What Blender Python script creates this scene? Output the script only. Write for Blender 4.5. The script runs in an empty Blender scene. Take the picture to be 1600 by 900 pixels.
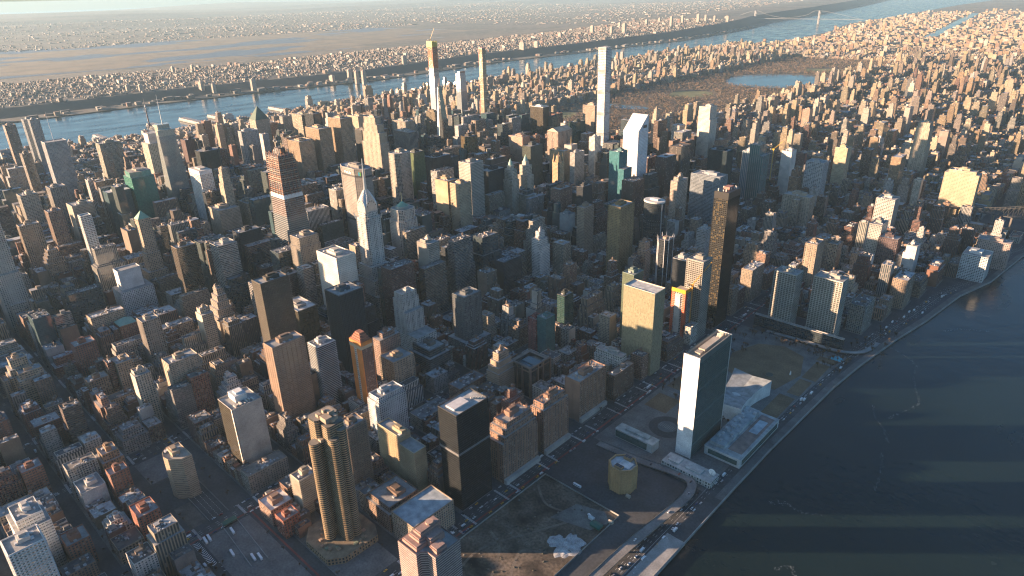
import bpy, math, random
import numpy as np
from mathutils import Matrix, Vector
S = bpy.context.scene
RD = math.radians
random.seed(7)
R = random.random
U = random.uniform
# World frame: +Y runs uptown along the avenues, +X runs crosstown to the East River, metres, origin 5th Avenue x 42nd Street.
# ---------------------------------------------------------------- camera
CAM = Vector((1557.24, -660.47, 596.57)); AZ, EL, ROLL = -0.760589, -0.416417, -0.0271095
cam = bpy.data.objects.new('camera', bpy.data.cameras.new('camera')); S.collection.objects.link(cam)
fw = Vector((math.sin(AZ)*math.cos(EL), math.cos(AZ)*math.cos(EL), math.sin(EL)))
rr = fw.cross(Vector((0, 0, 1))).normalized(); uu = rr.cross(fw)
RX = rr*math.cos(ROLL)+uu*math.sin(ROLL); UX = -rr*math.sin(ROLL)+uu*math.cos(ROLL)
M = Matrix((RX, UX, -fw)).transposed().to_4x4(); M.translation = CAM
cam.matrix_world = M
cam.data.sensor_width = 36; cam.data.lens = 36*1054.34/1600
cam.data.clip_start = 1; cam.data.clip_end = 120000
S.camera = cam
# ---------------------------------------------------------------- sky and sun
SUN_AZ, SUN_EL = 229.0, 10.0           # azimuth clockwise from +Y
W = bpy.data.worlds.new('World'); S.world = W; W.use_nodes = True
wn = W.node_tree; wn.nodes.clear()
sky = wn.nodes.new('ShaderNodeTexSky'); sky.sky_type = 'NISHITA'; sky.sun_disc = False
sky.sun_elevation = RD(SUN_EL); sky.sun_rotation = RD(SUN_AZ); sky.altitude = 0
sky.air_density = 1.0; sky.dust_density = 1.6; sky.ozone_density = 4.0
bg = wn.nodes.new('ShaderNodeBackground'); bg.inputs[1].default_value = 0.058
wo = wn.nodes.new('ShaderNodeOutputWorld')
tint = wn.nodes.new('ShaderNodeMix'); tint.data_type = 'RGBA'; tint.blend_type = 'MULTIPLY'; tint.inputs[0].default_value = 1; tint.inputs[7].default_value = (.83, .985, 1.03, 1)
wn.links.new(sky.outputs[0], tint.inputs[6]); wn.links.new(tint.outputs[2], bg.inputs[0]); wn.links.new(bg.outputs[0], wo.inputs[0])
sl = bpy.data.lights.new('sun', 'SUN'); sl.energy = 5.0; sl.angle = RD(0.53); sl.color = (1.0, 0.665, 0.43)
so = bpy.data.objects.new('sun', sl); S.collection.objects.link(so)
a, e = RD(SUN_AZ), RD(SUN_EL)
so.rotation_euler = Vector((math.sin(a)*math.cos(e), math.cos(a)*math.cos(e), math.sin(e))).to_track_quat('Z', 'Y').to_euler()
so.location = (0, 0, 900)
S.view_settings.view_transform = 'Standard'; S.view_settings.look = 'None'
S.view_settings.exposure = 2.2; S.view_settings.gamma = 1.0
try:
    S.cycles.max_bounces = 5; S.cycles.diffuse_bounces = 2; S.cycles.glossy_bounces = 2; S.cycles.volume_bounces = 0
    S.cycles.transmission_bounces = 2; S.cycles.transparent_max_bounces = 4; S.cycles.use_denoising = True; S.cycles.denoiser = 'OPENIMAGEDENOISE'; S.cycles.denoising_input_passes = 'RGB_ALBEDO_NORMAL'; S.cycles.denoising_prefilter = 'ACCURATE'; S.cycles.filter_width = 1.2
    S.cycles.sample_clamp_indirect = 6
except Exception: pass
COL = S.collection
# ---------------------------------------------------------------- helpers
class MB:
    """collects faces; build() links them as ONE mesh object"""
    def __init__(s): s.v = []; s.f = []; s.uv = []; s.c = []; s.m = []
    def face(s, pts, mi=0, col=(.5, .5, .5), uv=None):
        n = len(s.v); s.v.extend(pts); s.f.append(tuple(range(n, n+len(pts))))
        s.uv.extend(uv if uv else [(p[0]*.1, p[1]*.1) for p in pts]); s.c.append((col[0], col[1], col[2], 1)); s.m.append(mi)
    def prism(s, poly, z0, z1, mi=0, col=(.5, .5, .5), top=None, rmi=1, rcol=None, bay=3.6, flr=3.6, cap=True, v0=0, fmi=None):
        """wall faces over a CCW outline; top: outline at z1 when it tapers; fmi: per-side material override"""
        tp = top or poly; n = len(poly); nf = max(1, round((z1-z0)/flr))
        for i in range(n):
            a, b, c, d = poly[i], poly[(i+1) % n], tp[(i+1) % n], tp[i]
            L = math.hypot(b[0]-a[0], b[1]-a[1])
            if L < .02 and math.hypot(c[0]-d[0], c[1]-d[1]) < .02: continue
            nb = max(1, round(L/bay)) if L > bay*.8 else L/bay
            s.face([(a[0], a[1], z0), (b[0], b[1], z0), (c[0], c[1], z1), (d[0], d[1], z1)],
                   mi if not fmi or i not in fmi else fmi[i], col, [(0, v0), (nb, v0), (nb, v0+nf), (0, v0+nf)])
        if cap: s.face([(p[0], p[1], z1) for p in tp], rmi, rcol or col)
    def box(s, x0, x1, y0, y1, z0, z1, mi=0, col=(.5, .5, .5), rcol=None, rmi=None, **k):
        s.prism([(x0, y0), (x1, y0), (x1, y1), (x0, y1)], z0, z1, mi, col, rmi=mi if rmi is None else rmi, rcol=rcol, **k)
    def bar(s, p, q, r, mi=0, col=(.5, .5, .5)):
        p = Vector(p); q = Vector(q); d = (q-p).normalized()
        a = d.cross(Vector((0, 0, 1)) if abs(d.z) < .9 else Vector((1, 0, 0))).normalized()*r; b = d.cross(a)
        A = [p+a+b, p-a+b, p-a-b, p+a-b]; B = [x+(q-p) for x in A]
        for i in range(4):
            j = (i+1) % 4; s.face([tuple(A[j]), tuple(A[i]), tuple(B[i]), tuple(B[j])], mi, col)
        s.face([tuple(x) for x in A], mi, col); s.face([tuple(x) for x in reversed(B)], mi, col)
    def mesh(s, name, mats):
        me = bpy.data.meshes.new(name); me.from_pydata(s.v, [], s.f)
        if s.f:
            ul = me.uv_layers.new(name='UVMap'); ul.data.foreach_set('uv', np.array(s.uv, dtype='f').ravel())
            at = me.attributes.new('col', 'FLOAT_COLOR', 'FACE'); at.data.foreach_set('color', np.array(s.c, dtype='f').ravel())
            me.polygons.foreach_set('material_index', np.array(s.m, dtype='i'))
        for m in mats: me.materials.append(m)
        return me
    def build(s, name, mats, parent=None, loc=None, **kw):
        return link(name, s.mesh(name, mats if isinstance(mats, (list, tuple)) else [mats]), parent, loc, **kw)
def link(name, me, parent=None, loc=None, label=None, cat=None, group=None, kind=None):
    o = bpy.data.objects.new(name, me); COL.objects.link(o)
    if parent: o.parent = parent
    if loc is not None: o.location = loc
    if label: o['label'] = label
    if cat: o['category'] = cat
    if group: o['group'] = group
    if kind: o['kind'] = kind
    return o
def ngon(cx, cy, rx, ry=None, n=8, a0=0):
    ry = ry or rx
    return [(cx+rx*math.cos(a0+2*math.pi*i/n), cy+ry*math.sin(a0+2*math.pi*i/n)) for i in range(n)]
def rect(x0, x1, y0, y1): return [(x0, y0), (x1, y0), (x1, y1), (x0, y1)]
def cham(x0, x1, y0, y1, c):
    return [(x0+c, y0), (x1-c, y0), (x1, y0+c), (x1, y1-c), (x1-c, y1), (x0+c, y1), (x0, y1-c), (x0, y0+c)]
# ---------------------------------------------------------------- materials
def nt(name):
    m = bpy.data.materials.new(name); m.use_nodes = True; t = m.node_tree; t.nodes.clear()
    o = t.nodes.new('ShaderNodeOutputMaterial'); b = t.nodes.new('ShaderNodeBsdfPrincipled')
    t.links.new(b.outputs[0], o.inputs[0]); return m, t, b
def N(t, ty, **k):
    n = t.nodes.new(ty)
    for a_, b_ in k.items(): setattr(n, a_, b_)
    return n
def math_(t, op, a_, b_=None, c_=None):
    n = t.nodes.new('ShaderNodeMath'); n.operation = op
    for i, x in enumerate((a_, b_, c_)):
        if x is None: continue
        if isinstance(x, (int, float)): n.inputs[i].default_value = x
        else: t.links.new(x, n.inputs[i])
    return n.outputs[0]
def mixc(t, f, a_, b_, mode='MIX'):
    n = t.nodes.new('ShaderNodeMix'); n.data_type = 'RGBA'; n.blend_type = mode
    for i, x in ((0, f), (6, a_), (7, b_)):
        if isinstance(x, (int, float)): n.inputs[i].default_value = x
        elif isinstance(x, tuple): n.inputs[i].default_value = (*x, 1) if len(x) == 3 else x
        else: t.links.new(x, n.inputs[i])
    return n.outputs[2]
def noise(t, scale, detail=3, vec=None):
    n = t.nodes.new('ShaderNodeTexNoise'); n.inputs['Scale'].default_value = scale; n.inputs['Detail'].default_value = detail
    if vec is not None: t.links.new(vec, n.inputs['Vector'])
    return n.outputs[0]
def geo(t): return t.nodes.new('ShaderNodeNewGeometry').outputs['Position']
def ramp(t, f, lo, hi, a_=0., b_=1.):
    n = t.nodes.new('ShaderNodeMapRange'); t.links.new(f, n.inputs[0])
    for i, x in zip((1, 2, 3, 4), (lo, hi, a_, b_)): n.inputs[i].default_value = x
    return n.outputs[0]
def attr(t): return N(t, 'ShaderNodeAttribute', attribute_name='col').outputs['Color']
def stone_mat(name, rough=.85, dirt=.35, sc=.05, metal=0):
    m, t, b = nt(name); p = geo(t)
    f = ramp(t, noise(t, sc, 5, p), .25, .75, 1-dirt, 1+dirt*.5)
    g = ramp(t, noise(t, sc*14, 2, p), .3, .7, 1-dirt*.5, 1+dirt*.3)
    c = mixc(t, 1.0, attr(t), math_(t, 'MULTIPLY', f, g), 'MULTIPLY')
    t.links.new(c, b.inputs['Base Color']); b.inputs['Roughness'].default_value = rough; b.inputs['Metallic'].default_value = metal
    return m
def facade_mat(name, u0, u1, v0, v1, glass=(.03, .045, .05), ior=1.9, blind_glint=.16, wallrough=.8, tintglass=False, mull=None, wob=.012, shade=None, glint_col=None):
    """wall with window openings on UVs counted in bays and storeys; the pane colour, blinds and painted glints differ window by window"""
    m, t, b = nt(name)
    uv = N(t, 'ShaderNodeUVMap').outputs[0]; sp = t.nodes.new('ShaderNodeSeparateXYZ'); t.links.new(uv, sp.inputs[0])
    fu = math_(t, 'FRACT', sp.outputs[0]); fv = math_(t, 'FRACT', sp.outputs[1])
    def band(x, lo, hi): return math_(t, 'MULTIPLY', math_(t, 'GREATER_THAN', x, lo), math_(t, 'LESS_THAN', x, hi))
    mask = math_(t, 'MULTIPLY', band(fu, u0, u1), band(fv, v0, v1))
    if mull: mask = math_(t, 'MULTIPLY', mask, math_(t, 'GREATER_THAN', math_(t, 'FRACT', math_(t, 'MULTIPLY', sp.outputs[0], mull)), .12))
    p = geo(t)
    fl = t.nodes.new('ShaderNodeVectorMath'); fl.operation = 'FLOOR'; t.links.new(uv, fl.inputs[0])
    big = t.nodes.new('ShaderNodeVectorMath'); big.operation = 'SNAP'; t.links.new(p, big.inputs[0]); big.inputs[1].default_value = (41, 41, 900)
    ad = t.nodes.new('ShaderNodeVectorMath'); t.links.new(fl.outputs[0], ad.inputs[0]); t.links.new(big.outputs[0], ad.inputs[1])
    wn_ = N(t, 'ShaderNodeTexWhiteNoise', noise_dimensions='3D'); t.links.new(ad.outputs[0], wn_.inputs[0])
    r1 = wn_.outputs[0]
    ac = attr(t)
    if tintglass: gl = mixc(t, 1.0, ac, ramp(t, r1, 0, 1, .78, 1.16), 'MULTIPLY'); wall = mixc(t, .25, ac, (.10, .11, .11))
    else:
        gl = mixc(t, ramp(t, r1, 0, 1, .0, 1.), glass, tuple(x*1.9 for x in glass)); wall = ac
    f = ramp(t, noise(t, .045, 5, p), .25, .75, .72, 1.12)
    g = ramp(t, noise(t, .9, 2, p), .3, .7, .88, 1.08)
    wall = mixc(t, 1.0, wall, math_(t, 'MULTIPLY', f, g), 'MULTIPLY')
    bl = math_(t, 'GREATER_THAN', r1, 1-blind_glint)
    gl = mixc(t, math_(t, 'MULTIPLY', bl, shade or (.08 if tintglass else .45)), gl, glint_col or mixc(t, .5, ac, (.34, .31, .26)))
    t.links.new(mixc(t, mask, wall, gl), b.inputs['Base Color'])
    gm = mask if tintglass else math_(t, 'MULTIPLY', mask, math_(t, 'SUBTRACT', 1., math_(t, 'MULTIPLY', bl, .35)))
    t.links.new(ramp(t, gm, 0, 1, wallrough, .09), b.inputs['Roughness'])
    t.links.new(ramp(t, gm, 0, 1, 1.35, ior), b.inputs['IOR'])
    gn = t.nodes.new('ShaderNodeNewGeometry').outputs['Normal']
    s1 = t.nodes.new('ShaderNodeVectorMath'); s1.operation = 'SUBTRACT'; t.links.new(wn_.outputs[1], s1.inputs[0]); s1.inputs[1].default_value = (.5, .5, .5)
    s2 = t.nodes.new('ShaderNodeVectorMath'); s2.operation = 'SCALE'; t.links.new(s1.outputs[0], s2.inputs[0]); s2.inputs['Scale'].default_value = wob*2
    s3 = t.nodes.new('ShaderNodeVectorMath'); t.links.new(gn, s3.inputs[0]); t.links.new(s2.outputs[0], s3.inputs[1])
    s4 = t.nodes.new('ShaderNodeVectorMath'); s4.operation = 'NORMALIZE'; t.links.new(s3.outputs[0], s4.inputs[0])
    t.links.new(s4.outputs[0], b.inputs['Normal'])
    return m
STONE = stone_mat('masonry')
ROOF = stone_mat('roofing', .9, .45, .12)
METAL = stone_mat('painted_metal', .45, .2, .2)
STEEL = stone_mat('stainless_steel', .32, .15, .2, .75)
PUNCH = facade_mat('punched_windows', .24, .78, .22, .80)
PAIR = facade_mat('paired_windows', .14, .86, .24, .80, mull=2)
RIBBON = facade_mat('ribbon_windows', -1, 2, .36, .84, glass=(.02, .03, .035))
CURTAIN = facade_mat('curtain_wall', .05, .95, .10, .93, ior=2.1, blind_glint=.12, tintglass=True, wob=.008)
PIER = facade_mat('pier_windows', .26, .82, -1, 2, glass=(.03, .04, .042), blind_glint=.08)
BLACKGLASS = facade_mat('black_glass', .06, .94, .08, .94, ior=1.5, blind_glint=.06, tintglass=True, wob=.006)
GLINTGLASS = facade_mat('dark_glass_painted_glints', .16, .84, .2, .84, ior=1.6, blind_glint=.22, tintglass=True, wob=.012, shade=.5, glint_col=(.2, .14, .06))  # golden sun reflections painted into random panes as base colour
GRID = facade_mat('deep_grid_windows', .18, .82, .18, .82, glass=(.02, .025, .03))
FMATS = {'P': PUNCH, 'Q': PAIR, 'R': RIBBON, 'G': CURTAIN, 'D': GRID, 'S': STONE, 'K': BLACKGLASS, 'V': PIER}
BM = [PUNCH, ROOF, STONE]
def fm(style): return [FMATS[style], ROOF, STONE]
def flat_mat(name, c, rough=.85, n1=(.02, .35), n2=(.5, .2), bump=None):
    m, t, b = nt(name); p = geo(t)
    f = ramp(t, noise(t, n1[0], 6, p), .3, .7, 1-n1[1], 1+n1[1]); g = ramp(t, noise(t, n2[0], 3, p), .3, .7, 1-n2[1], 1+n2[1])
    t.links.new(mixc(t, 1.0, c, math_(t, 'MULTIPLY', f, g), 'MULTIPLY'), b.inputs['Base Color']); b.inputs['Roughness'].default_value = rough
    return m
ASPHALT = flat_mat('asphalt', (.05, .053, .055), .8, (.03, .3), (.3, .25))
PAVING = flat_mat('pavement_concrete', (.13, .13, .125), .85, (.05, .3), (.4, .2))
CONC = flat_mat('concrete', (.24, .24, .23), .8, (.06, .25), (.6, .15))
DIRT = flat_mat('bare_earth', (.085, .068, .05), .95, (.03, .9), (.3, .5))
GRASS = flat_mat('winter_grass', (.15, .105, .06), .95, (.03, .3), (.4, .25))
GRAVEL = flat_mat('crushed_stone', (.33, .34, .34), .9, (.15, .35), (.9, .3))
PAINT = flat_mat('road_paint', (.62, .62, .6), .6)
REDLANE = flat_mat('red_bus_lane', (.17, .045, .035), .8, (.05, .35), (.5, .25))
TWIG = flat_mat('bare_twigs', (.15, .108, .075), .95, (.02, .35), (.3, .3))
PINE = flat_mat('dark_evergreen', (.035, .05, .03), .95, (.02, .3), (.3, .3))
BARK = flat_mat('bark', (.07, .055, .045), .95)
def water_mat(name, deep, rough, bs):
    m, t, b = nt(name); p = geo(t)
    f = noise(t, .0035, 4, p)
    t.links.new(mixc(t, ramp(t, f, .35, .65), deep, tuple(x*1.5 for x in deep)), b.inputs['Base Color'])
    mpw = t.nodes.new('ShaderNodeMapping'); mpw.inputs['Scale'].default_value = (1, .35, 1); t.links.new(p, mpw.inputs[0])
    t.links.new(ramp(t, noise(t, .011, 6, mpw.outputs[0]), .35, .65, rough*.6, rough*2.1), b.inputs['Roughness']); b.inputs['IOR'].default_value = 1.333
    bp = t.nodes.new('ShaderNodeBump'); bp.inputs['Strength'].default_value = bs; bp.inputs['Distance'].default_value = 1.2
    n1 = noise(t, .09, 5, p); n2 = noise(t, .018, 3, p)
    t.links.new(math_(t, 'ADD', n1, math_(t, 'MULTIPLY', n2, 2.)), bp.inputs['Height']); t.links.new(bp.outputs[0], b.inputs['Normal'])
    return m
WATER = water_mat('river_water', (.006, .013, .0125), .14, .35)
LAKE = water_mat('lake_water', (.02, .035, .04), .1, .1)
FOAM = flat_mat('foam', (.2, .23, .23), .9)
# ---------------------------------------------------------------- street grid
WIDE = {14, 23, 34, 42, 57, 72, 79, 86, 96, 106, 110, 116, 125, 135, 145, 155}
YS = {42: 0.}
sw = lambda k: 30.5 if k in WIDE else 18.3
for k in range(42, 220): YS[k+1] = YS[k]+sw(k)/2+61+sw(k+1)/2
for k in range(42, 14, -1): YS[k-1] = YS[k]-sw(k)/2-61-sw(k-1)/2
AVE = [(-1960, 15), (-1683, 15), (-1408, 15), (-1134, 15), (-860, 15), (-585, 15), (-311, 15), (0, 15), (155, 12), (311, 21), (467, 11), (622, 15), (838, 15), (1067, 15), (1262, 8)]
def interp(tab, y):
    if y <= tab[0][0]: return tab[0][1]
    for (a_, b_), (c_, d_) in zip(tab, tab[1:]):
        if y <= c_: return b_+(d_-b_)*(y-a_)/(c_-a_)
    return tab[-1][1]
ESHORE = [(-1500, 1290), (-176, 1285), (26, 1285), (141, 1286), (358, 1294), (460, 1303), (595, 1321), (715, 1342), (876, 1362), (999, 1394), (1128, 1409), (1213, 1418), (1610, 1560), (2400, 1640), (4200, 1900), (6000, 2100), (9000, 2600), (16000, 3200)]
HSHORE = [(-3000, -1700), (119, -1975), (700, -2010), (1377, -2030), (2186, -2060), (3324, -2000), (4298, -1900), (5391, -1720), (8233, -1640), (10700, -2150), (14139, -2242), (19000, -2500)]
NJSH = [(-3000, -3300), (168, -3000), (1314, -2980), (2522, -2760), (3975, -2900), (5227, -2800), (7052, -2700), (9189, -2950), (10700, -3330), (14000, -3700), (18415, -4380), (30000, -6500)]
def proj(x, y, z):
    d = Vector((x, y, z))-CAM; w_ = d.dot(fw)
    if w_ < 5: return None
    return 800+1054.34*d.dot(RX)/w_, 450-1054.34*d.dot(UX)/w_, w_
def inview(x, y, z=30, mg=60):
    q = proj(x, y, z)
    return q is not None and -mg < q[0] < 1600+mg and -60 < q[1] < 900+mg*1.5
# ---------------------------------------------------------------- the setting
def strip(name, tab0, tab1, ys, z, mat, kind='structure'):
    m = MB()
    for a_, b_ in zip(ys, ys[1:]):
        m.face([(interp(tab0, a_), a_, z), (interp(tab1, a_), a_, z), (interp(tab1, b_), b_, z), (interp(tab0, b_), b_, z)])
    return m.build(name, mat, kind=kind)
m = MB()
for i in range(12):
    for j in range(12):
        x0, x1 = -60000+i*10000, -50000+i*10000; y0, y1 = -30000+j*10000, -20000+j*10000
        m.face([(x0, y0, -3), (x1, y0, -3), (x1, y1, -3), (x0, y1, -3)])
m.build('river_water', WATER, kind='structure')
ysl = sorted(set([y for y, _ in ESHORE]+[y for y, _ in HSHORE]+list(range(-2000, 17000, 400))))
strip('ground', HSHORE, ESHORE, [y for y in ysl if y >= -1500 and y <= 16000], 0, ASPHALT)
m = MB()
for a_, b_ in zip(ysl, ysl[1:]):
    if a_ < -1500 or b_ > 6000: continue
    m.face([(interp(ESHORE, a_), a_, -3.5), (interp(ESHORE, b_), b_, -3.5), (interp(ESHORE, b_), b_, .9), (interp(ESHORE, a_), a_, .9)])
    m.face([(interp(ESHORE, a_), a_, .9), (interp(ESHORE, b_), b_, .9), (interp(ESHORE, b_)-1, b_, .9), (interp(ESHORE, a_)-1, a_, .9)])
    m.face([(interp(HSHORE, b_), b_, -3.5), (interp(HSHORE, a_), a_, -3.5), (interp(HSHORE, a_), a_, .2), (interp(HSHORE, b_), b_, .2)])
m.build('sea_wall', CONC, kind='structure')
# --- New Jersey shore, cliff, plateau, marsh and far ridges as one terrain sheet
def cliffh(y): return interp([(-3000, 38), (2000, 48), (5000, 62), (8000, 95), (12000, 140), (20000, 150), (40000, 150)], y)
def njz(t, y):
    h = cliffh(y)
    if t < 170: return 1.5
    if t < 330: return 1.5+(h*.85-1.5)*(t-170)/160
    if t < 1000: return h*.85+h*.15*(t-330)/670
    e = 2700+max(0, y-4500)*.35
    if t < e: return h+(4-h)*(t-1000)/(e-1000)
    w = 7000+max(0, 3000-y)*.2 if y < 9000 else e+600
    z = 4+22*max(0, min(1, (t-w)/3000))+14*math.sin(t*.0011+y*.0007)*max(0, min(1, (t-w)/3000))
    for c, hh, wd in ((14500, 95, 1500), (19500, 190, 1700), (24500, 240, 2400), (31000, 300, 3000)):
        cc = c+500*math.sin(y*.0004+c); z += hh*(.75+.25*math.sin(y*.00031+c*.01))*math.exp(-((t-cc)/wd)**2)
    return z
ts = [0, 60, 169, 200, 250, 290, 331, 500, 800, 1000, 1500, 2100, 2700, 3300, 4200, 5500, 7000, 8500, 10000, 11500, 12500, 13500, 14500, 15500, 17000, 18200, 19500, 21000, 23000, 24500, 26500, 29000, 31000, 34000, 40000]
ysn = list(range(-8000, 12000, 500))+list(range(12000, 44001, 1000))
m = MB()
for y0, y1 in zip(ysn, ysn[1:]):
    for t0, t1 in zip(ts, ts[1:]):
        s0, s1 = interp(NJSH, y0), interp(NJSH, y1)
        m.face([(s0-t1, y0, njz(t1, y0)), (s0-t0, y0, njz(t0, y0)), (s1-t0, y1, njz(t0, y1)), (s1-t1, y1, njz(t1, y1))])
    s0, s1 = interp(NJSH, y0), interp(NJSH, y1)
    m.face([(s0, y0, -4), (s1, y1, -4), (s1, y1, 1.5), (s0, y0, 1.5)])
mt, t, b = nt('far_countryside'); p = geo(t)
f1 = ramp(t, noise(t, .0012, 5, p), .42, .6); f2 = ramp(t, noise(t, .012, 4, p), .5, .62)
f3 = ramp(t, noise(t, .045, 3, p), .45, .6); c = mixc(t, f1, (.045, .05, .04), (.10, .085, .065)); c = mixc(t, math_(t, 'MULTIPLY', f2, .5), c, (.2, .18, .16)); c = mixc(t, math_(t, 'MULTIPLY', f3, .45), c, (.03, .032, .028))
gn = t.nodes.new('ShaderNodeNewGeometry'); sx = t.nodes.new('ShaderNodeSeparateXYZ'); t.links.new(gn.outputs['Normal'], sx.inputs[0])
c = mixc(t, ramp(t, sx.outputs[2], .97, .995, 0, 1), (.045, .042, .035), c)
t.links.new(c, b.inputs['Base Color']); b.inputs['Roughness'].default_value = .95
COUNTRY = mt
m.build('far_hills', COUNTRY, kind='structure')
m = MB()
for y0, y1 in zip(range(6000, 42000, 1500), range(7500, 43500, 1500)):
    for k in range(8):
        f0, f1_ = k/8, (k+1)/8
        def X(y, f): return interp(HSHORE, y)+2+f*14000
        def Z(y, f): return .12+(60 if y > 15000 else 18)*max(0, min(1, (y-9000)/5000))*(1-math.exp(-f*9))*(.7+.3*math.sin(f*20+y*.001))
        m.face([(X(y0, f0), y0, Z(y0, f0)), (X(y0, f1_), y0, Z(y0, f1_)), (X(y1, f1_), y1, Z(y1, f1_)), (X(y1, f0), y1, Z(y1, f0))])
m.build('uptown_terrain', COUNTRY, kind='structure')
# marsh with creeks
mt, t, b = nt('reed_marsh'); p = geo(t)
mp = t.nodes.new('ShaderNodeMapping'); mp.inputs['Scale'].default_value = (1, .45, 1); t.links.new(p, mp.inputs[0])
wa = ramp(t, noise(t, .0011, 4, mp.outputs[0]), .535, .55)
c = mixc(t, ramp(t, noise(t, .004, 4, p), .35, .65), (.17, .135, .09), (.09, .08, .06))
t.links.new(mixc(t, wa, c, (.10, .12, .13)), b.inputs['Base Color']); t.links.new(ramp(t, wa, 0, 1, .95, .5), b.inputs['Roughness'])
m = MB()
for y0 in range(-4000, 7500, 500):
    def edge(y, f):
        e = 2750+max(0, y-4500)*.35; w_ = 6900+max(0, 3000-y)*.2; return interp(NJSH, y)-(e+(w_-e)*f)
    m.face([(edge(y0, 1), y0, 4.8), (edge(y0, 0), y0, 4.8), (edge(y0+500, 0), y0+500, 4.8), (edge(y0+500, 1), y0+500, 4.8)])
m.build('reed_marsh', mt, kind='structure')
# pavements: one raised slab for each city block (kerb 0.15 m)
def blocks():
    for s in range(18, 124):
        y0, y1 = YS[s]+sw(s)/2, YS[s+1]-sw(s+1)/2
        for (a_, ha), (b_, hb) in zip(AVE, AVE[1:]):
            x0, x1 = a_+ha, b_-hb
            if a_ == 1067: x1 = 1290 if s >= 59 else interp(ESHORE, y0)-50 if s >= 49 else min(x1, interp(ESHORE, y0)-50)
            if y0 >= YS[59]+10 and y0 < YS[110]-5 and a_ >= -860 and b_ <= 0: continue
            yield s, x0, x1, y0, y1
def park_cut(x0, x1, y0, y1):       # river-side strip east of 1st Avenue that has its own layout
    return x0 > 1060 and -420 < y0 < 500
m = MB(); BL = []
for s, x0, x1, y0, y1 in blocks():
    if not (inview((x0+x1)/2, (y0+y1)/2, 0, 500) or (y0 < 1500 and x0 > -1500)): continue
    if park_cut(x0, x1, y0, y1): continue
    BL.append((s, x0, x1, y0, y1))
    if 36 <= s < 37 and 622 < x0 < 838: continue
    m.box(x0, x1, y0, y1, 0, .15)
x0 = 1405
for s in range(59, 100):            # blocks beyond 1st Avenue uptown
    y0, y1 = YS[s]+sw(s)/2, YS[s+1]-sw(s+1)/2
    for xa, xb in ((1308, 1520),):
        if xb < interp(ESHORE, y0)-40:
            BL.append((s, xa, xb, y0, y1)); m.box(xa, xb, y0, y1, 0, .15)
m.build('pavement', PAVING, kind='structure')
# lane markings on avenues and streets near the camera
m = MB()
for ax, ah in AVE[5:14]:
    for k in (-1, 0, 1):
        y = -700
        while y < 900:
            if inview(ax, y, 0, 20): m.face([(ax+k*3.4-.12, y, .012), (ax+k*3.4+.12, y, .012), (ax+k*3.4+.12, y+4, .012), (ax+k*3.4-.12, y+4, .012)])
            y += 11
for s in range(34, 50):
    for ax, ah in AVE[8:14]:
        for sgn in (-1, 1):
            for q in np.arange(-ah+2, ah-2, 1.5):       # crossings
                if inview(ax, YS[s], 0, 0): m.face([(ax+q, YS[s]+sgn*(sw(s)/2+1.5)-1.6, .012), (ax+q+.6, YS[s]+sgn*(sw(s)/2+1.5)-1.6, .012), (ax+q+.6, YS[s]+sgn*(sw(s)/2+1.5)+1.6, .012), (ax+q, YS[s]+sgn*(sw(s)/2+1.5)+1.6, .012)])
m.build('road_markings', PAINT, kind='structure')
m = MB()
for ax, k in ((1067, 9.3), (838, 9.3)):
    m.face([(ax+k-1.5, -640, .009), (ax+k+1.5, -640, .009), (ax+k+1.5, 1000, .009), (ax+k-1.5, 1000, .009)])
m.face([(838, YS[37]-5.5, .009), (1060, YS[37]-5.5, .009), (1060, YS[37]-3, .009), (838, YS[37]-3, .009)])
m.build('bus_lane', REDLANE, kind='structure')
# riverside highway, esplanade, ramps
strip('riverside_highway', [(y, x-42) for y, x in ESHORE], [(y, x-12) for y, x in ESHORE], [y for y in ysl if -700 <= y <= 2400], .02, ASPHALT)
strip('esplanade', [(y, x-11) for y, x in ESHORE], [(y, x-1) for y, x in ESHORE], [y for y in ysl if -60 <= y <= 2400]+[], .5, flat_mat('worn_paving', (.11, .11, .105), .9, (.05, .3)))
m = MB()
for y in range(-420, 1500, 12):
    for off in (-19.5, -23, -26.5, -30.5, -34, -37.5):
        x = interp(ESHORE, y)+off; L = 4 if off not in (-26.5,) else 11.9
        m.face([(x-.12, y, .034), (x+.12, y, .034), (interp(ESHORE, y+L)+off+.12, y+L, .034), (interp(ESHORE, y+L)+off-.12, y+L, .034)])
m.build('lane_marking', PAINT, kind='structure')
m = MB(); m.box(1262, 1286, -420, -94, -2, 1.4); m.box(1284.4, 1285, -420, -95, 1.4, 2.2)
for y in range(-410, -96, 12): m.box(1262.5, 1284, y, y+.4, 1.4, 1.5)
m.build('pier', CONC, label='long flat concrete pier alongside the riverside highway at the lower edge', cat='pier')
def ribbon(m, pts, w_, th=1.0, mi=0, wall=.9):
    P = [Vector((x, y)) for x, y, z in pts]; L = []
    for i, p_ in enumerate(P):
        d = (P[min(i+1, len(P)-1)]-P[max(i-1, 0)]).normalized(); n_ = Vector((-d.y, d.x))
        L.append((p_+n_*w_/2, p_-n_*w_/2, pts[i][2]))
    for (a0, b0, z0), (a1, b1, z1) in zip(L, L[1:]):
        m.face([(*b0, z0), (*b1, z1), (*a1, z1), (*a0, z0)], mi)
        for p0, p1, sg in ((a0, a1, 1), (b0, b1, -1)):
            q = [(*p0, z0-th), (*p1, z1-th), (*p1, z1+wall), (*p0, z0+wall)]
            m.face(q if sg < 0 else q[::-1], 1); m.face(q[::-1] if sg < 0 else q, 1)
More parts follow.
